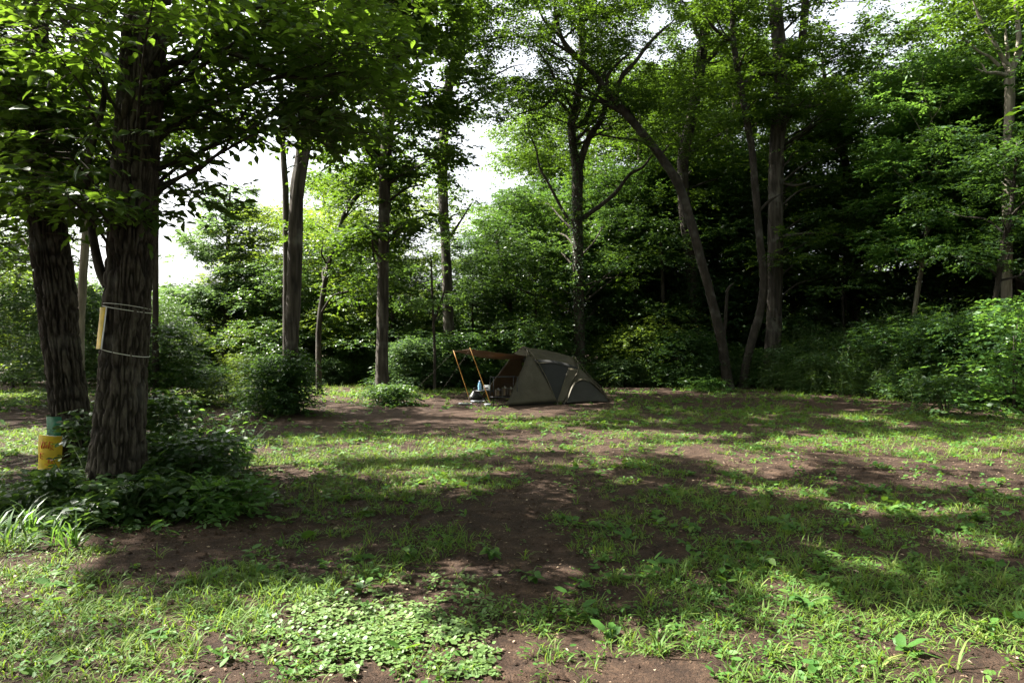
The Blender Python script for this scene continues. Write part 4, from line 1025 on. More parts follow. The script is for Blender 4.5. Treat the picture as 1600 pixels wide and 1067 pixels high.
def plant(name, label, x, y, h, n, L, seed, mat='leaf_shrub', asp=0.5, group=None, spread=0.5, stems=3, cat='plant'):
    rs = np.random.RandomState(seed)
    t = thing(name, label, cat, (x, y, float(gh(x, y))), group)
    for s in range(stems):
        a = rs.uniform(0, 6.28); lean = spread*rs.uniform(0.3, 1.0)*h; hh = h*rs.uniform(0.6, 1.05)
        tip = np.array([math.cos(a)*lean, math.sin(a)*lean, hh])
        c, r = resample([np.array([0, 0, -0.03]), tip*np.array([0.35, 0.35, 0.6]), tip], [0.006, 0.0045, 0.002], 8)
        v, f = tube(c, r, 5, False)
        st = link('stem', mesh('stem', v, f, M['stem'], True), t)
        k = max(3, n//stems)
        for i in range(k):
            f_ = 0.3 + 0.7*(i+0.5)/k; p = c[min(7, int(f_*7.99))]
            b = rs.uniform(0, 6.28) if i < k-1 else a
            D = np.array([math.cos(b), math.sin(b), rs.uniform(-0.35, 0.35)])
            put_leaf(st, p, D, np.array([0, 0, 1.0])+rs.normal(0, 0.3, 3), L*rs.uniform(0.6, 1.25), leaf_part(mat, asp, 'ov', rs.randint(5)))
    return t

rp = np.random.RandomState(61)
base_spots = []                                        # leafy weeds round the feet of the two near oaks
for k in range(46):
    px = rp.uniform(95, 390); py = rp.uniform(735, 815) if k % 3 else rp.uniform(700, 760)
    if (140 < px < 225 and py < 790) or (px < 112 and py < 790): continue
    base_spots.append((px, py, rp.uniform(0.35, 0.75), rp.uniform(0.075, 0.115)))
for i, (px, py, h, L) in enumerate(base_spots):
    g = G(px, py)
    where = 'left of the near oak' if px < 150 else 'right of the near oak' if px > 250 else 'at the foot of the near oak'
    plant('leafy_weed', 'leafy green weed %s' % where, g[0], g[1], h*(0.75 if py > 790 else 1.0), rp.randint(14, 24), L, 700+i, 'leaf_shrub' if i % 3 else 'leaf_bright', 0.55, 'leafy weeds %s' % where, 0.55, 4)
for k, (px, py, h, L, lab) in enumerate([(205, 815, 0.42, 0.11, 'pale leaved seedling standing out in front of the near oak'), (120, 745, 1.0, 0.11, 'tall heart leaved climber between the two near oaks'), (300, 740, 0.9, 0.11, 'tall bushy weed arching right of the near oak'),
                                       (245, 735, 0.8, 0.12, 'leafy climber against the right side of the near oak'), (345, 745, 0.7, 0.10, 'bushy weed right of the near oak, outermost'), (108, 752, 0.55, 0.10, 'leafy climber below the yellow notice'), (265, 838, 0.16, 0.09, 'small pale seedling alone on bare soil before the oak'), (140, 790, 0.8, 0.10, 'broad leaved weed hiding the foot of the near oak')]):
    g = G(px, py); plant('leafy_weed', lab, g[0], g[1], h, 26 if h > 0.3 else 7, L, 760+k, 'leaf_shrub' if k != 6 else 'leaf_bright', 0.6, None, 0.5, 5 if h > 0.3 else 2)

# bamboo grass tufts at the left edge
def tuft(name, label, x, y, n, L, W, seed, group, mat='grass'):
    rs = np.random.RandomState(seed)
    t = thing(name, label, 'grass', (x, y, float(gh(x, y))-0.005), group)
    for i in range(n):
        a = rs.uniform(0, 6.28); el = rs.uniform(0.2, 1.2)
        D = np.array([math.cos(a)*math.cos(el), math.sin(a)*math.cos(el), math.sin(el)])
        U = np.array([-math.cos(a)*math.sin(el), -math.sin(a)*math.sin(el), math.cos(el)])
        put_leaf(t, (rs.normal(0, 0.015), rs.normal(0, 0.015), 0), D, U, L*rs.uniform(0.55, 1.2), leaf_part(mat, W, 'bl', rs.randint(5)), 'blade')
    return t
for k in range(40):
    px, py = rp.uniform(-20, 125), rp.uniform(770, 860)
    g = G(px, py); tuft('bamboo_grass', 'broad bladed bamboo grass tuft below the left oaks', g[0], g[1], 11, 0.30, 0.055, 1800+k, 'bamboo grass tufts below the left oaks', 'leaf_bright' if k % 2 else 'leaf_sasa')
TU = [(1060, 905), (1180, 925), (1250, 905), (1400, 895), (1470, 905), (1560, 920), (1330, 935), (1010, 950), (1120, 985), (1300, 1000), (1440, 985), (1540, 1010), (1030, 1030), (1210, 1040), (1370, 1045), (930, 945), (760, 925), (860, 950), (720, 900), (990, 870),
      (640, 830), (560, 870), (470, 930), (380, 950), (300, 905), (220, 960), (130, 920), (60, 960), (160, 1020), (300, 1030), (420, 1040), (30, 1030), (860, 1040), (1580, 860), (1500, 800), (1340, 830), (1150, 800), (1180, 745), (1090, 770), (900, 785), (700, 850), (250, 870), (820, 870), (960, 905), (1590, 960), (1490, 1050)]
for k, (px, py) in enumerate(TU):
    g = G(px, py)
    w = 'right' if px > 1000 else 'middle' if px > 500 else 'left'
    tuft('grass_tuft', 'arching crabgrass tuft in the %s foreground' % w, g[0], g[1], 10, 0.13 if px < 1000 else 0.17, 0.06, 850+k, 'crabgrass tufts in the %s foreground' % w)
for k, (px, py) in enumerate([(1290, 775), (1330, 800), (1240, 830), (1160, 860), (1400, 800), (1460, 835), (1520, 815), (1280, 880), (1190, 885), (1360, 770), (1080, 830), (1030, 800), (1130, 900), (830, 905), (940, 830), (1560, 760), (1450, 720), (1300, 745), (1200, 775), (640, 870), (770, 870), (560, 925), (400, 895), (1260, 955), (1430, 880)]):
    g = G(px, py)
    plant('broadleaf_weed', 'low broad leaved weed in the %s of the clearing' % ('right half' if px > 1000 else 'middle'), g[0], g[1], 0.10, 12, 0.075, 950+k, 'weed', 0.62, 'low broad leaved weeds in the %s' % ('right half' if px > 1000 else 'middle'), 1.3, 3)

# shrubs close to things -----------------------------------------------------------------------
def bush(name, label, cx, cy, R, h, leaf, lmat, n, twn, seed, aspect=0.5, tw=0.3, droop=0.0):
    rs = np.random.RandomState(seed)
    cl = []
    for k in range(n):
        f = rs.rand()**0.8; a = rs.uniform(0, 6.28); q = R*math.sqrt(rs.rand())*(1-0.6*f); kk = rs.uniform(0.7, 1.3)
        cl.append((cx+q*math.cos(a), cy+q*math.sin(a), 0.08*h+0.88*h*f, 0.4*R*kk, 0.14*h*kk, twn*kk*kk))
    t = thing(name, label, 'shrub', (cx, cy, float(gh(cx, cy))))
    b = np.array([cx, cy, float(gh(cx, cy))])
    cm, _ = crown_mesh('foliage', cl, leaf, lmat, rs, 7, tw, (HEX_T, HEX_F) if cy < 12 else (QUAD_T, QUAD_F), False, False, 0.5, aspect, b, 0.9, 0.02)
    link('foliage', cm, t)
    for c in cl[::5]:
        c = np.array(c[:3])-b
        pts, rr = resample([np.array([c[0]*0.1, c[1]*0.1, -0.06]), c*np.array([0.4, 0.4, 0.6]), c], [0.014, 0.01, 0.003], 7)
        v, f = tube(pts, rr, 5, False); link('stem', mesh('stem', v, f, M['twig'], True), t)
g = G(440, 648); bush('shrub', 'dense dark bush hiding the foot of the curving oak', g[0], g[1], 0.75, 1.45, 0.09, 'leaf_dark', 60, 26, 41, 0.42)
bush('shrub', 'lighter arching spray on the left side of the dark bush', g[0]-0.5, g[1]+0.3, 0.6, 1.35, 0.09, 'leaf_shrub', 26, 16, 42, 0.42)
g = G(612, 633); bush('ivy', 'ivy and weeds mounded round the straight oak\'s foot', g[0], g[1], 0.75, 0.55, 0.075, 'leaf_shrub', 34, 22, 43, 0.6, 0.2)
g = G(1560, 650); bush('shrub', 'big leaved bright shrub at the right edge', g[0]+0.9, g[1]+0.8, 1.1, 2.9, 0.16, 'leaf_bright', 26, 10, 44, 0.5, 0.4)
g = G(1480, 652); bush('shrub', 'low shrub with pale leaves at the foot of the right thicket', g[0], g[1], 0.9, 0.9, 0.11, 'leaf_shrub', 26, 12, 45, 0.5)
g = G(1240, 603); bush('shrub', 'bright green low shrub at the foot of the thick pale trunk', g[0], g[1], 0.8, 1.0, 0.12, 'leaf_bright', 22, 12, 46, 0.5)
g = G(1110, 612); bush('shrub', 'small bright leaved plant left of the leaning trunk\'s foot', g[0], g[1], 0.6, 0.5, 0.1, 'leaf_bright', 16, 12, 47, 0.5)
g = G(330, 640); bush('shrub', 'sunlit weeds behind the near oak on the right', g[0], g[1]+1.0, 1.2, 0.8, 0.09, 'leaf_light', 30, 16, 48, 0.5)
bush('shrub', 'tall silvery leaved shrub beyond the gap between the near oaks', -11.2, 17.5, 1.6, 3.2, 0.13, 'leaf_blue', 70, 22, 49, 0.5)
bush('shrub', 'tall leafy shrub behind the near oak\'s trunk', -8.9, 17.5, 1.1, 2.2, 0.11, 'leaf_shrub', 60, 22, 50, 0.5)
# knee high weeds crowding the feet of the near oaks
for k, (px, py, R, h, lf, mt, n, tw_n, lab) in enumerate([
        (300, 770, 0.55, 0.62, 0.085, 'leaf_shrub', 34, 10, 'dark weed thicket right of the near oak'), (250, 728, 0.45, 0.95, 0.10, 'leaf_shrub', 26, 9, 'tall weeds against the right side of the near oak'),
        (340, 800, 0.36, 0.30, 0.075, 'leaf_bright', 24, 9, 'low weed mat spilling right onto the soil before the oak'), (235, 800, 0.45, 0.40, 0.10, 'leaf_shrub', 24, 8, 'broad leaved weeds in front of the near oak'),
        (126, 790, 0.38, 0.38, 0.085, 'leaf_shrub', 30, 10, 'weed thicket before the far left oak'), (139, 772, 0.13, 0.9, 0.085, 'leaf_shrub', 20, 6, 'tall dark climber leaves between the near oaks'),
        (40, 806, 0.5, 0.24, 0.08, 'leaf_sasa', 30, 9, 'pale bladed weeds at the left edge of the picture'), (165, 815, 0.4, 0.3, 0.09, 'leaf_shrub', 20, 8, 'low dark weeds at the very foot of the near oak'),
        (322, 745, 0.4, 0.55, 0.085, 'leaf_bright', 26, 9, 'lighter weeds arching out behind the right weed thicket')]):
    g = G(px, py); bush('weed_thicket', lab, g[0], g[1], R, h, lf, mt, n, tw_n, 430+k, 0.5, 0.2)
# ivy on the forked trunk
def ivy(label, pts, Y, seed, n, R):
    rs = np.random.RandomState(seed)
    p, r = resample([P(a, b, Y) for a, b in pts], np.zeros(len(pts)), n)
    a = rs.uniform(0, 6.28, n)
    o = np.stack([np.cos(a), np.sin(a), np.zeros(n)], -1)
    pos = p + o*(R*rs.uniform(0.9, 1.25, (n, 1))) + rs.normal(0, 0.03, (n, 3))
    D = o + np.array([0, 0, -0.8]) + rs.normal(0, 0.4, (n, 3))
    L = rs.uniform(0.045, 0.09, n)
    V, Fc, rr = leafset(pos, D, o+np.array([0, 0, 0.4])+rs.normal(0, 0.3, (n, 3)), L, L*0.8, HEX_T, HEX_F, rs.rand(n))
    b = np.array([p[0][0], p[0][1], 0.0])
    t = thing('ivy', label, 'ivy', b); link('foliage', mesh('foliage', V-b, Fc, M['leaf_dark'], False, rr), t)
ivy('dark ivy clothing the forked trunk', [(905, 560), (903, 420), (902, 310), (902, 262), (894, 215)], 27, 55, 3200, 0.24)
ivy('ivy climbing the pale trunk behind the leaning tree', [(1092, 590), (1086, 520), (1080, 440)], 29, 56, 1500, 0.30)

# ------------------------------------------------------------------ the tent
def cloth(name, base, trans, scale=40):
    m, N, L, B = nodes(name)
    tc = N.new('ShaderNodeTexCoord')
    n = N.new('ShaderNodeTexNoise'); n.inputs['Scale'].default_value = 3.0; n.inputs['Detail'].default_value = 4
    L.new(tc.outputs['Object'], n.inputs['Vector'])
    r = ramp(N, [(0.3, tuple(c*0.82 for c in base)), (0.7, tuple(c*1.15 for c in base))]); L.new(n.outputs[0], r.inputs[0])
    L.new(r.outputs[0], B.inputs['Base Color']); B.inputs['Roughness'].default_value = 0.62; B.inputs['Specular IOR Level'].default_value = 0.35
    w = N.new('ShaderNodeTexNoise'); w.inputs['Scale'].default_value = 7.0; w.inputs['Detail'].default_value = 3; w.inputs['Distortion'].default_value = 0.6
    L.new(tc.outputs['Object'], w.inputs['Vector'])
    bp = N.new('ShaderNodeBump'); bp.inputs['Strength'].default_value = 0.35; bp.inputs['Distance'].default_value = 0.05
    L.new(w.outputs[0], bp.inputs['Height']); L.new(bp.outputs[0], B.inputs['Normal'])
    tr = N.new('ShaderNodeBsdfTranslucent'); tr.inputs[0].default_value = (*trans, 1)
    mx = N.new('ShaderNodeMixShader'); mx.inputs[0].default_value = 0.22
    L.new(B.outputs[0], mx.inputs[1]); L.new(tr.outputs[0], mx.inputs[2]); L.new(mx.outputs[0], N['Material Output'].inputs[0])
    return m
M['tent'] = cloth('tent_cloth', (0.066, 0.056, 0.034), (0.11, 0.085, 0.045))
M['tent_tan'] = cloth('awning_cloth', (0.13, 0.092, 0.055), (0.20, 0.125, 0.06))
M['tent_dark'] = cloth('tent_base_cloth', (0.03, 0.028, 0.022), (0.03, 0.03, 0.02))
M['mesh_net'] = plain('mesh_net', (0.012, 0.012, 0.011), 0.8)
M['pole_orange'] = plain('pole_orange', (0.30, 0.15, 0.025), 0.6)
M['black'] = plain('black_metal', (0.015, 0.015, 0.016), 0.45)
M['steel'] = plain('steel', (0.20, 0.19, 0.17), 0.3, 1.0, 0.05)
M['white'] = plain('white_plastic', (0.75, 0.76, 0.78), 0.5, 0, 0.05)
M['blue'] = plain('blue_plastic', (0.22, 0.42, 0.62), 0.25, 0, 0.1)
M['tray'] = plain('tray_metal', (0.30, 0.32, 0.34), 0.4, 0.6)
M['yellow'] = plain('yellow_sheet', (0.62, 0.43, 0.012), 0.5, 0, 0.2, 9)
M['yellow_back'] = plain('white_edge', (0.75, 0.75, 0.72), 0.6)
M['red'] = plain('red_ink', (0.55, 0.06, 0.02), 0.6)
M['green_wrap'] = plain('green_wrap', (0.005, 0.13, 0.06), 0.35, 0, 0.25, 14, bump=0.8)
M['cord'] = plain('white_cord', (0.62, 0.60, 0.55), 0.8)

TB = np.array([-0.16, 17.7, 0.0]); TU_ = np.array([0.934, 0.357, 0]); TV_ = np.array([-0.357, 0.934, 0])
tent = thing('tent', 'olive brown ridge tent with a tan awning propped on orange poles', 'tent', (TB[0], TB[1], float(gh(TB[0], TB[1]))))
tent.rotation_euler.z = math.atan2(0.357, 0.934)      # children are laid out along the tent (u), across it (v) and up (z)

def panel(name, rows, mat, parent, nu=14, nv=14, sag=0.03, thick=0.004, seed=1, wr=0.012):
    """cloth stretched between two rails, each a polyline; sags inwards and wrinkles"""
    a, _ = resample(rows[0], np.zeros(len(rows[0])), nu); b, _ = resample(rows[1], np.zeros(len(rows[1])), nu)
    t = np.linspace(0, 1, nv)[:, None, None]
    Pq = a[None]*(1-t) + b[None]*t
    du = np.gradient(Pq, axis=1); dv = np.gradient(Pq, axis=0); n = unit(np.cross(du, dv)+1e-7)
    e = (4*t*(1-t))*(4*np.linspace(0, 1, nu)*(1-np.linspace(0, 1, nu)))[None, :, None]
    wv = (vnoise(Pq[..., 0]*7+seed, Pq[..., 1]*7+Pq[..., 2]*3, Pq[..., 2]*4)-0.5)[..., None]
    Pq = Pq + n*(sag*e + wr*1.25*wv*np.sqrt(e))
    V = np.concatenate([Pq.reshape(-1, 3), (Pq - n*thick).reshape(-1, 3)])
    h, w = nv, nu; i, j = np.meshgrid(np.arange(h-1), np.arange(w-1), indexing='ij')
    Fc = np.stack([i*w+j, i*w+j+1, (i+1)*w+j+1, (i+1)*w+j], -1).reshape(-1, 4)
    Fb = Fc[:, ::-1] + h*w
    loop = list(range(w)) + [r*w+w-1 for r in range(1, h)] + [(h-1)*w+c for c in range(w-2, -1, -1)] + [r*w for r in range(h-2, 0, -1)]
    Fe = np.array([[loop[k], loop[k]+h*w, loop[(k+1) % len(loop)]+h*w, loop[(k+1) % len(loop)]] for k in range(len(loop))])
    return link(name, mesh(name, V, np.vstack([Fc, Fb, Fe]), M[mat], True), parent)

def A3(*p): return [np.array(q, float) for q in p]
W_ = 2.1
# front arch: near foot (1.5,0) shoulder (0.98,.66,1.31) top (0.93,1.05,1.52) far shoulder, far foot
SH_N, TOP_F, SH_F = np.array([0.99, 0.68, 1.33]), np.array([0.92, 1.05, 1.53]), np.array([0.92, 1.45, 1.33])
R_N, R_T, R_F = np.array([2.36, 0.62, 0.99]), np.array([2.46, 1.05, 1.24]), np.array([2.42, 1.50, 1.0])
panel('roof', [A3(TOP_F, (1.5, 1.05, 1.46), (2.0, 1.05, 1.36), R_T), A3((1.13, 0.50, 1.08), (1.5, 0.50, 1.10), (1.95, 0.48, 1.0), (2.30, 0.47, 0.90))], 'tent', tent, 20, 16, 0.13, seed=2, wr=0.03)
panel('roof', [A3(TOP_F, (1.5, 1.05, 1.46), (2.0, 1.05, 1.36), R_T), A3((1.05, 1.66, 1.06), (1.5, 1.64, 1.1), (2.0, 1.6, 1.0), (2.3, 1.6, 0.9))], 'tent', tent, 20, 14, -0.12, seed=3)
panel('front_hood', [A3((0.60, 0.98, 1.36), TOP_F), A3((0.80, 0.62, 1.26), SH_N)], 'tent', tent, 8, 8, 0.03, seed=4)
panel('front_hood', [A3((0.60, 1.12, 1.36), TOP_F), A3((0.72, 1.5, 1.24), SH_F)], 'tent', tent, 8, 8, -0.03, seed=5)
panel('vestibule_wall', [A3((0.86, 0.66, 1.30), (0.42, 0.30, 0.62), (0.0, 0.0, 0.03)), A3((1.02, 0.66, 1.29), (1.24, 0.36, 0.75), (1.46, 0.02, 0.10))], 'tent', tent, 18, 18, 0.05, seed=6, wr=0.05)
panel('vestibule_wall', [A3((0.74, 1.46, 1.26), (0.35, 1.80, 0.62), (-0.05, 2.1, 0.03)), A3((0.98, 1.46, 1.28), (1.2, 1.78, 0.72), (1.45, 2.1, 0.06))], 'tent_tan', tent, 16, 16, -0.05, seed=7, wr=0.03)
# side door: dark netting between the arch poles, with an outer flap
panel('net_door', [A3((1.02, 0.60, 1.20), (1.72, 0.56, 1.15), (2.34, 0.52, 0.97)), A3((1.40, 0.08, 0.05), (1.56, 0.07, 0.05), (1.70, 0.08, 0.05))], 'mesh_net', tent, 14, 16, -0.03, seed=8)
panel('door_flap', [A3((2.00, 0.44, 0.96), (2.15, 0.43, 0.94), (2.29, 0.43, 0.90)), A3((1.45, 0.0, 0.06), (1.55, -0.01, 0.05), (1.64, 0.0, 0.06))], 'tent', tent, 10, 16, 0.02, seed=9)
# rear: arch window wall and end wall
panel('rear_wall', [A3(R_N, (2.62, 0.46, 0.74), (2.86, 0.25, 0.42), (3.08, 0.0, 0.06)), A3((2.26, 0.44, 0.88), (1.98, 0.26, 0.52), (1.78, 0.1, 0.22), (1.66, 0.0, 0.06))], 'tent', tent, 18, 18, 0.05, seed=10, wr=0.03)
panel('rear_wall', [A3(R_T, (2.66, 0.95, 0.86), (2.95, 0.5, 0.4), (3.08, 0.02, 0.06)), A3(R_F, (2.75, 1.7, 0.7), (3.0, 1.9, 0.35), (3.08, 2.1, 0.05))], 'tent', tent, 16, 14, 0.04, seed=11)
panel('rear_wall', [A3(R_N, (2.62, 0.46, 0.74), (2.86, 0.25, 0.42), (3.08, 0.0, 0.06)), A3(R_T, (2.66, 0.95, 0.86), (2.95, 0.5, 0.4), (3.09, 0.02, 0.06))], 'tent', tent, 14, 8, 0.0, seed=12)
panel('roof_edge', [A3(TOP_F, (1.5, 1.05, 1.46), R_T), A3(SH_N, (1.5, 0.66, 1.26), R_N)], 'tent', tent, 10, 6, 0.02, seed=13) if False else None
arch = [(1.72, 0.03, 0.05), (1.84, 0.10, 0.26), (1.98, 0.19, 0.44), (2.16, 0.27, 0.57), (2.34, 0.30, 0.62), (2.55, 0.27, 0.56), (2.74, 0.18, 0.38), (2.90, 0.08, 0.2), (3.0, 0.02, 0.06)]
panel('window_hood', [[np.array(q)+np.array([0.02, -0.06, 0.02]) for q in arch], [np.array([q[0]*0.96+0.09, q[1]*1.12, q[2]*1.07+0.005]) for q in arch]], 'tent', tent, 26, 5, 0.015, seed=14, wr=0.004)
panel('window_panel', [[np.array(q)+np.array([0, -0.035, 0.0]) for q in arch], [np.array([1.72+(q[0]-1.72)*1.0, -0.03, 0.05]) for q in arch]], 'tent_dark', tent, 26, 10, 0.02, seed=15)
panel('ground_skirt', [A3((0.1, 0.02, 0.04), (1.4, 0.04, 0.11), (1.6, 0.02, 0.07), (3.08, 0.01, 0.07)), A3((0.1, 0.06, -0.02), (1.4, 0.08, -0.02), (1.6, 0.06, -0.02), (3.1, 0.03, -0.02))], 'tent_dark', tent, 20, 4, 0.0, seed=16)
panel('inner_wall', [A3((1.05, 0.75, 1.2), (1.05, 1.05, 1.35), (1.05, 1.4, 1.2)), A3((1.4, 0.15, 0.02), (1.4, 1.05, 0.02), (1.4, 1.95, 0.02))], 'mesh_net', tent, 10, 10, 0.0, seed=17)
for nm, pts in (('pole', [(0, 0, 0.0), (0.42, 0.29, 0.63), (0.86, 0.64, 1.31), TOP_F, (0.74, 1.48, 1.27), (0.35, 1.82, 0.62), (-0.05, 2.12, 0.0)]), ('pole', [(1.48, -0.01, 0.0), (1.27, 0.34, 0.76), (1.03, 0.62, 1.32), (0.93, 1.05, 1.55), (1.0, 1.5, 1.3), (1.5, 2.12, 0.0)]),
                ('pole', [(1.66, -0.02, 0.0), (1.96, 0.24, 0.52), (2.32, 0.45, 0.92), (2.47, 1.05, 1.26), (2.4, 1.6, 0.92), (1.66, 2.12, 0.0)]), ('pole', [(3.10, -0.01, 0.0), (2.87, 0.23, 0.44), (2.63, 0.44, 0.76), (2.47, 1.05, 1.265)])):
    c, r = resample([np.array(q) for q in pts], np.full(len(pts), 0.014), 40)
    v, f = tube(c, r, 7); link(nm, mesh(nm, v, f, M['tent'], True), tent)

def loc_uv(px, py, Y):
    p = P(px, py, Y) - TB; return np.array([p @ TU_, p @ TV_, p[2]])
NT, FT = loc_uv(735, 543.5, 17.2), loc_uv(709, 547.5, 18.6)
NF, FF = loc_uv(770, 637, 17.05), loc_uv(737, 630, 18.4)
panel('awning', [[NT, (NT*0.5+SH_N*0.5)+np.array([0, 0, -0.035]), SH_N+np.array([-0.1, -0.02, -0.03])], [FT, (FT*0.5+SH_F*0.5)+np.array([0, 0, -0.14]), SH_F+np.array([-0.05, -0.1, -0.15])]], 'tent_tan', tent, 16, 12, -0.06, seed=20, wr=0.02)
for a, b in ((NT, NF), (FT, FF)):
    a2 = a + (a-b)*0.02; b2 = b.copy(); b2[2] = -0.03
    v, f = tube(np.linspace(b2, a2, 6), 0.0095, 8); link('awning_pole', mesh('awning_pole', v, f, M['pole_orange'], True), tent)
for p0, p1 in ((NT, NT+np.array([-1.3, -0.7, -1.5])), (FT, FT+np.array([-1.3, 0.6, -1.5])), ((0.0, 0.0, 0.05), (-0.2, -0.12, 0.0))):
    p0 = np.array(p0); p1 = np.array(p1); p1[2] = 0.0
    v, f = tube(np.linspace(p0, p1, 4), 0.0016, 4); link('guy_line', mesh('guy_line', v, f, M['twig'], True), tent)
for q in ((0.0, 0.0), (1.47, -0.02), (1.66, -0.02), (3.1, -0.02)):
    v, f = tube(np.array([[q[0]-0.03, q[1]-0.05, 0.05], [q[0], q[1], -0.08]]), 0.006, 6); link('peg', mesh('peg', v, f, M['steel'], True), tent)

# gear under the awning ---------------------------------------------------------------------
def gear(name, label, cat, px, py, Y, rot=0.36):
    p = P(px, py, Y); t = thing(name, label, cat, (p[0], p[1], float(gh(p[0], p[1]))))
    t.rotation_euler.z = rot; return t
def rod(name, pts, r, mat, parent, seg=7):
    v, f = tube(np.array(pts, float), r, seg); return link(name, mesh(name, v, f, M[mat], True), parent)
# rack with hanging pots
t = gear('camp_rack', 'black metal camp rack standing in the tent mouth', 'rack', 787, 630, 18.0)
for x in (-0.33, 0.33):
    for y in (-0.14, 0.14): rod('leg', [(x, y, 0), (x, y, 0.76)], 0.011, 'black', t)
for y in (-0.14, 0.14):
    for z in (0.75, 0.22): rod('rail', [(-0.33, y, z), (0.33, y, z)], 0.011, 'black', t)
for x in (-0.33, 0.33):
    for z in (0.75, 0.22): rod('rail', [(x, -0.14, z), (x, 0.14, z)], 0.011, 'black', t)
for k in range(6): rod('slat', [(-0.33, -0.12+0.048*k, 0.225), (0.33, -0.12+0.048*k, 0.225)], 0.006, 'black', t)
rack = t
POT = [(-0.16, 0.24, 0.085, 0.26, 'wide steel pot low on the camp rack, leftmost'), (0.02, 0.24, 0.075, 0.33, 'tall steel pot in the middle of the camp rack'), (0.19, 0.24, 0.08, 0.30, 'steel pot on the right of the camp rack')]
for x, z, r, h, lab in POT:
    wp = rack.matrix_basis @ Vector((x, -0.02, z))
    q = thing('cooking_pot', lab, 'pot', wp)
    link('body', mesh('body', *(lambda m: (np.vstack(m.v), np.vstack(m.f)))(MB().lathe((0, 0, 0), [(0.001, 0.0), (r*0.92, 0.002), (r, 0.03), (r, h*0.62), (r*1.05, h*0.64), (r*0.98, h*0.64), (r*0.97, 0.05), (0.001, 0.03)], 20)), M['steel'], True), q)
    link('lid', mesh('lid', *(lambda m: (np.vstack(m.v), np.vstack(m.f)))(MB().lathe((0, 0, h*0.645), [(r*1.03, 0), (r*0.8, 0.018), (0.02, 0.028), (0.02, 0.05), (0.001, 0.05)], 20)), M['steel'], True), q)
    rod('handle', [(-r, 0, h*0.5), (-r*0.8, 0, h*0.9), (0, 0, h*1.05), (r*0.8, 0, h*0.9), (r, 0, h*0.5)], 0.004, 'black', q, 6)
# side table, box, bottle
t = gear('camp_table', 'small dark folding table under the awning', 'table', 756, 632, 17.7)
link('top', mesh('top', *(lambda m: (np.vstack(m.v), np.vstack(m.f)))(MB().box((0, 0, 0.39), (0.44, 0.30, 0.022))), M['black']), t)
for x in (-0.18, 0.18): rod('leg', [(x, -0.12, 0), (-x, 0.12, 0.38)], 0.010, 'black', t); rod('leg', [(x, 0.12, 0), (-x, -0.12, 0.38)], 0.010, 'black', t)
tw_ = t.matrix_basis
b = thing('cooler_box', 'small white box on the folding table', 'box', tw_ @ Vector((0.08, 0, 0.402)))
link('body', mesh('body', *(lambda m: (np.vstack(m.v), np.vstack(m.f)))(MB().box((0, 0, 0.055), (0.17, 0.14, 0.11))), M['white']), b)
link('lid', mesh('lid', *(lambda m: (np.vstack(m.v), np.vstack(m.f)))(MB().box((0, 0, 0.121), (0.182, 0.15, 0.02))), M['white']), b)
link('handle', mesh('handle', *(lambda m: (np.vstack(m.v), np.vstack(m.f)))(MB().box((0, -0.074, 0.07), (0.07, 0.012, 0.03))), M['black']), b)
p = P(748.5, 620, 18.0); b = thing('water_bottle', 'clear blue water bottle left of the white box', 'bottle', (tw_ @ Vector((-0.12, -0.02, 0.402))))
link('body', mesh('body', *(lambda m: (np.vstack(m.v), np.vstack(m.f)))(MB().lathe((0, 0, 0), [(0.001, 0), (0.042, 0.002), (0.044, 0.03), (0.040, 0.07), (0.044, 0.11), (0.043, 0.17), (0.018, 0.215), (0.016, 0.235)], 16)), M['blue'], True), b)
link('cap', mesh('cap', *(lambda m: (np.vstack(m.v), np.vstack(m.f)))(MB().lathe((0, 0, 0.235), [(0.019, 0), (0.019, 0.022), (0.001, 0.024)], 12)), M['white'], True), b)
# black bag, trays, stove
def soft_bag(t, w, d, h):
    u = np.linspace(0, 1, 9); a = np.linspace(0, 6.2832, 16, endpoint=False)
    V = []
    for k in u:
        s = (1-0.55*k**2)*(0.9+0.1*math.sin(5*k))
        for q in a: V.append([w/2*s*np.sign(math.cos(q))*abs(math.cos(q))**0.6, d/2*s*np.sign(math.sin(q))*abs(math.sin(q))**0.6, h*k])
    V = np.array(V); V += (vnoise(V[:, 0]*14, V[:, 1]*14, V[:, 2]*14)-0.5)[:, None]*0.02
    Fc = [[i*16+j, i*16+(j+1) % 16, (i+1)*16+(j+1) % 16, (i+1)*16+j] for i in range(8) for j in range(16)] + [[8*16+j, 8*16+j+1, 8*16+15-j-1, 8*16+15-j] for j in range(7)]
    link('body', mesh('body', V, np.array(Fc), M['black'], True), t)
    rod('handle', [(-w*0.16, 0, h*0.95), (-w*0.1, 0, h*1.25), (w*0.1, 0, h*1.25), (w*0.16, 0, h*0.95)], 0.009, 'black', t)
t = gear('camp_bag', 'black bag on the ground left of the folding table', 'bag', 743, 620, 19.4); soft_bag(t, 0.42, 0.3, 0.28)
def tray(label, px, py, w, d):
    g = G(px, py); t = thing('tray', label, 'tray', (g[0], g[1], float(gh(g[0], g[1]))+0.012)); t.rotation_euler.z = 0.3
    mb = MB(); mb.box((0, 0, 0.01), (w, d, 0.012)); link('base', mesh('base', np.vstack(mb.v), np.vstack(mb.f), M['tray']), t)
    for s in (-1, 1):
        mb = MB(); mb.box((0, s*d/2, 0.022), (w+0.02, 0.014, 0.028)); link('rim', mesh('rim', np.vstack(mb.v), np.vstack(mb.f), M['tray']), t)
        mb = MB(); mb.box((s*w/2, 0, 0.0225), (0.014, d-0.016, 0.027)); link('rim', mesh('rim', np.vstack(mb.v), np.vstack(mb.f), M['tray']), t)
tray('flat grey tray on the soil at the far left of the awning', 727, 632, 0.30, 0.26)
tray('flat grey tray on the soil beside the camp table', 746, 627.5, 0.32, 0.24)
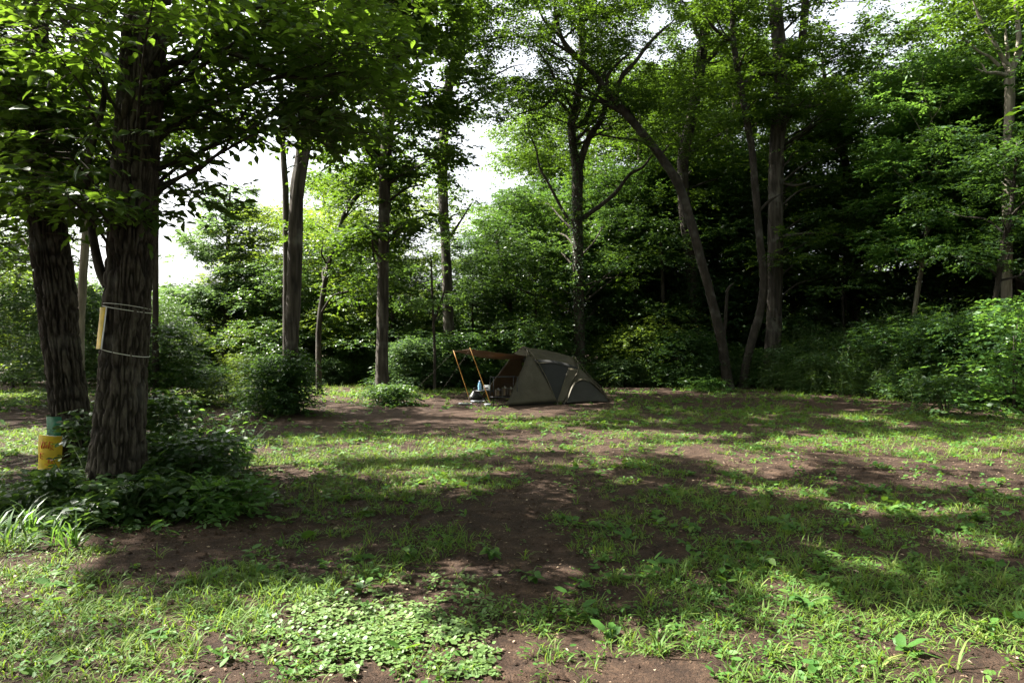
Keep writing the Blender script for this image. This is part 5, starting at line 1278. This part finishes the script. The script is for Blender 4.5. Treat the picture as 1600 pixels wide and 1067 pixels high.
g = G(762, 637.5); t = thing('camp_stove', 'tiny round camp stove at the near awning pole', 'stove', (g[0], g[1], float(gh(g[0], g[1]))))
link('burner', mesh('burner', *(lambda m: (np.vstack(m.v), np.vstack(m.f)))(MB().lathe((0, 0, 0.07), [(0.001, 0), (0.07, 0), (0.085, 0.02), (0.085, 0.045), (0.07, 0.05), (0.001, 0.045)], 18)), M['tray'], True), t)
for k in range(3):
    a = 2.1*k; rod('leg', [(0.14*math.cos(a), 0.14*math.sin(a), 0.0), (0.06*math.cos(a), 0.06*math.sin(a), 0.085)], 0.007, 'black', t)
# ------------------------------------------------------------------ notices tied to the near oaks
def trunk_at(c, r, z):
    i = int(np.argmin(np.abs(c[:, 2]-z))); return c[i], r[i]
def zpx(py, Y): return CAMZ-(py-CY)/F*Y
def wrap_sheet(name, c, r, z0, z1, a0, a1, gap, mat, parent, skew=0.0, nz=14, na=18, thick=0.004, seed=0):
    Pq = np.zeros((nz, na, 3)); nn = np.zeros((nz, na, 3))
    for i, z in enumerate(np.linspace(z0, z1, nz)):
        cc, rr = trunk_at(c, r, z)
        for j, a in enumerate(np.linspace(a0, a1, na)):
            aa = a + skew*(i/(nz-1)-0.5); n = np.array([math.cos(aa), math.sin(aa), 0])
            Pq[i, j] = np.array([cc[0], cc[1], z]) + n*(rr*1.04+gap+0.006*math.sin(9*aa+5*z+seed)); nn[i, j] = n
    V = np.concatenate([Pq.reshape(-1, 3), (Pq-nn*thick).reshape(-1, 3)])
    i, j = np.meshgrid(np.arange(nz-1), np.arange(na-1), indexing='ij')
    Fc = np.stack([i*na+j, i*na+j+1, (i+1)*na+j+1, (i+1)*na+j], -1).reshape(-1, 4)
    b = np.array(parent.location)
    return link(name, mesh(name, V-b, np.vstack([Fc, Fc[:, ::-1]+nz*na]), M[mat], True), parent), Pq, nn
PI = math.pi
zc0, zc1 = zpx(545, YA-0.2), zpx(480, YA-0.2)
cc, rr = trunk_at(cA, rA, zc0)
t = thing('yellow_sheet', 'yellow plastic sheet on the left side of the near oak, tied by white cord', 'notice', (cc[0]-rr, cc[1], zc0))
wrap_sheet('sheet', cA, rA, zc0, zc1, PI*0.95, PI*1.36, 0.03, 'yellow', t, 0.05)
wrap_sheet('edge', cA, rA, zc0, zc1, PI*1.362, PI*1.38, 0.028, 'yellow_back', t, 0.05)
def ring(name, c, r, z, tiltx, tilty, parent, rad=0.004, gap=0.016):
    pts = []
    for a in np.linspace(0, 2*PI, 49):
        cc, rr = trunk_at(c, r, z); rr = rr*1.03 + gap*(0.8+0.25*math.sin(3*a))
        pts.append([cc[0]+rr*math.cos(a), cc[1]+rr*math.sin(a), z + tiltx*math.cos(a) + tilty*math.sin(a)])
    v, f = tube(np.array(pts), rad, 5, False); b = np.array(parent.location)
    return link(name, mesh(name, v-b, f, M['cord'], True), parent)
ring('cord', cA, rA, zc1-0.01, -0.035, 0.0, t); ring('cord', cA, rA, zc1+0.012, -0.02, -0.02, t, 0.003); ring('cord', cA, rA, zc0-0.03, -0.05, 0.0, t)
# the notice and green wrap on the other oak
z0, z1 = zpx(765, YB), zpx(648, YB)
cc, rr = trunk_at(cB, rB, 0.1)
t = thing('trunk_wrap', 'green plastic wrapped round the far left oak\'s foot', 'wrap', (cc[0], cc[1], 0.0))
wrap_sheet('wrap', cB, rB, 0.05, z1, PI*0.7, PI*1.52, 0.03, 'green_wrap', t, 0.25, 16, 30, seed=1)
zn0, zn1 = zpx(735, YB-0.35), zpx(680, YB-0.35)
xn = (79-CX)/F*(YB-0.35)
t = thing('notice_board', 'yellow handwritten notice with red writing on the far left oak', 'notice', (xn, YB-0.40, zn0))
wn_, hn_ = 0.25, zn1-zn0
V, Fc = [], []
n_ = 12
for k, dep in ((0, 0.0), (1, 0.004)):
    for i in range(n_):
        for j in range(n_):
            u, v = i/(n_-1), j/(n_-1)
            V.append([(u-0.5)*wn_*(1.0) - 0.012*(1-v), dep + 0.05*((u-0.5)*2)**2 + 0.006*math.sin(7*v+3*u), v*hn_ + 0.02*(0.5-u)])
V = np.array(V)
idx = np.arange(n_*n_).reshape(n_, n_)
q = np.stack([idx[:-1, :-1], idx[1:, :-1], idx[1:, 1:], idx[:-1, 1:]], -1).reshape(-1, 4)
link('board', mesh('board', V, np.vstack([q, q[:, ::-1]+n_*n_]), M['yellow'], True), t)
def stroke(pts, w=0.0065):
    out = []
    for u, v in pts:
        out.append([(u-0.5)*wn_ - 0.012*(1-v), 0.05*((u-0.5)*2)**2 + 0.006*math.sin(7*v+3*u) - 0.003, v*hn_+0.02*(0.5-u)])
    vv, ff = tube(np.array(out), w*0.5, 5); return vv, ff
ST = [[(0.30, 0.83), (0.22, 0.66)], [(0.27, 0.76), (0.27, 0.62)], [(0.32, 0.80), (0.48, 0.82)], [(0.40, 0.81), (0.38, 0.64)], [(0.34, 0.72), (0.36, 0.64)], [(0.46, 0.74), (0.44, 0.66), (0.50, 0.66), (0.50, 0.75)],
      [(0.58, 0.84), (0.56, 0.64)], [(0.58, 0.83), (0.70, 0.82), (0.70, 0.74)], [(0.58, 0.76), (0.70, 0.75)], [(0.58, 0.71), (0.72, 0.72), (0.62, 0.60)], [(0.60, 0.69), (0.76, 0.61)],
      [(0.20, 0.50), (0.20, 0.34)], [(0.20, 0.49), (0.40, 0.50)], [(0.20, 0.42), (0.32, 0.43)], [(0.20, 0.35), (0.34, 0.34)], [(0.56, 0.34), (0.82, 0.30)], [(0.60, 0.40), (0.60, 0.24)], [(0.68, 0.38), (0.74, 0.22)], [(0.54, 0.26), (0.80, 0.24)], [(0.42, 0.20), (0.70, 0.16)]]
for s in ST:
    v, f = stroke(s); link('pen_stroke', mesh('pen_stroke', v, f, M['red'], True), t)
ring('cord', cB, rB, zn1-0.01, 0.0, 0.01, t, 0.003, 0.06)
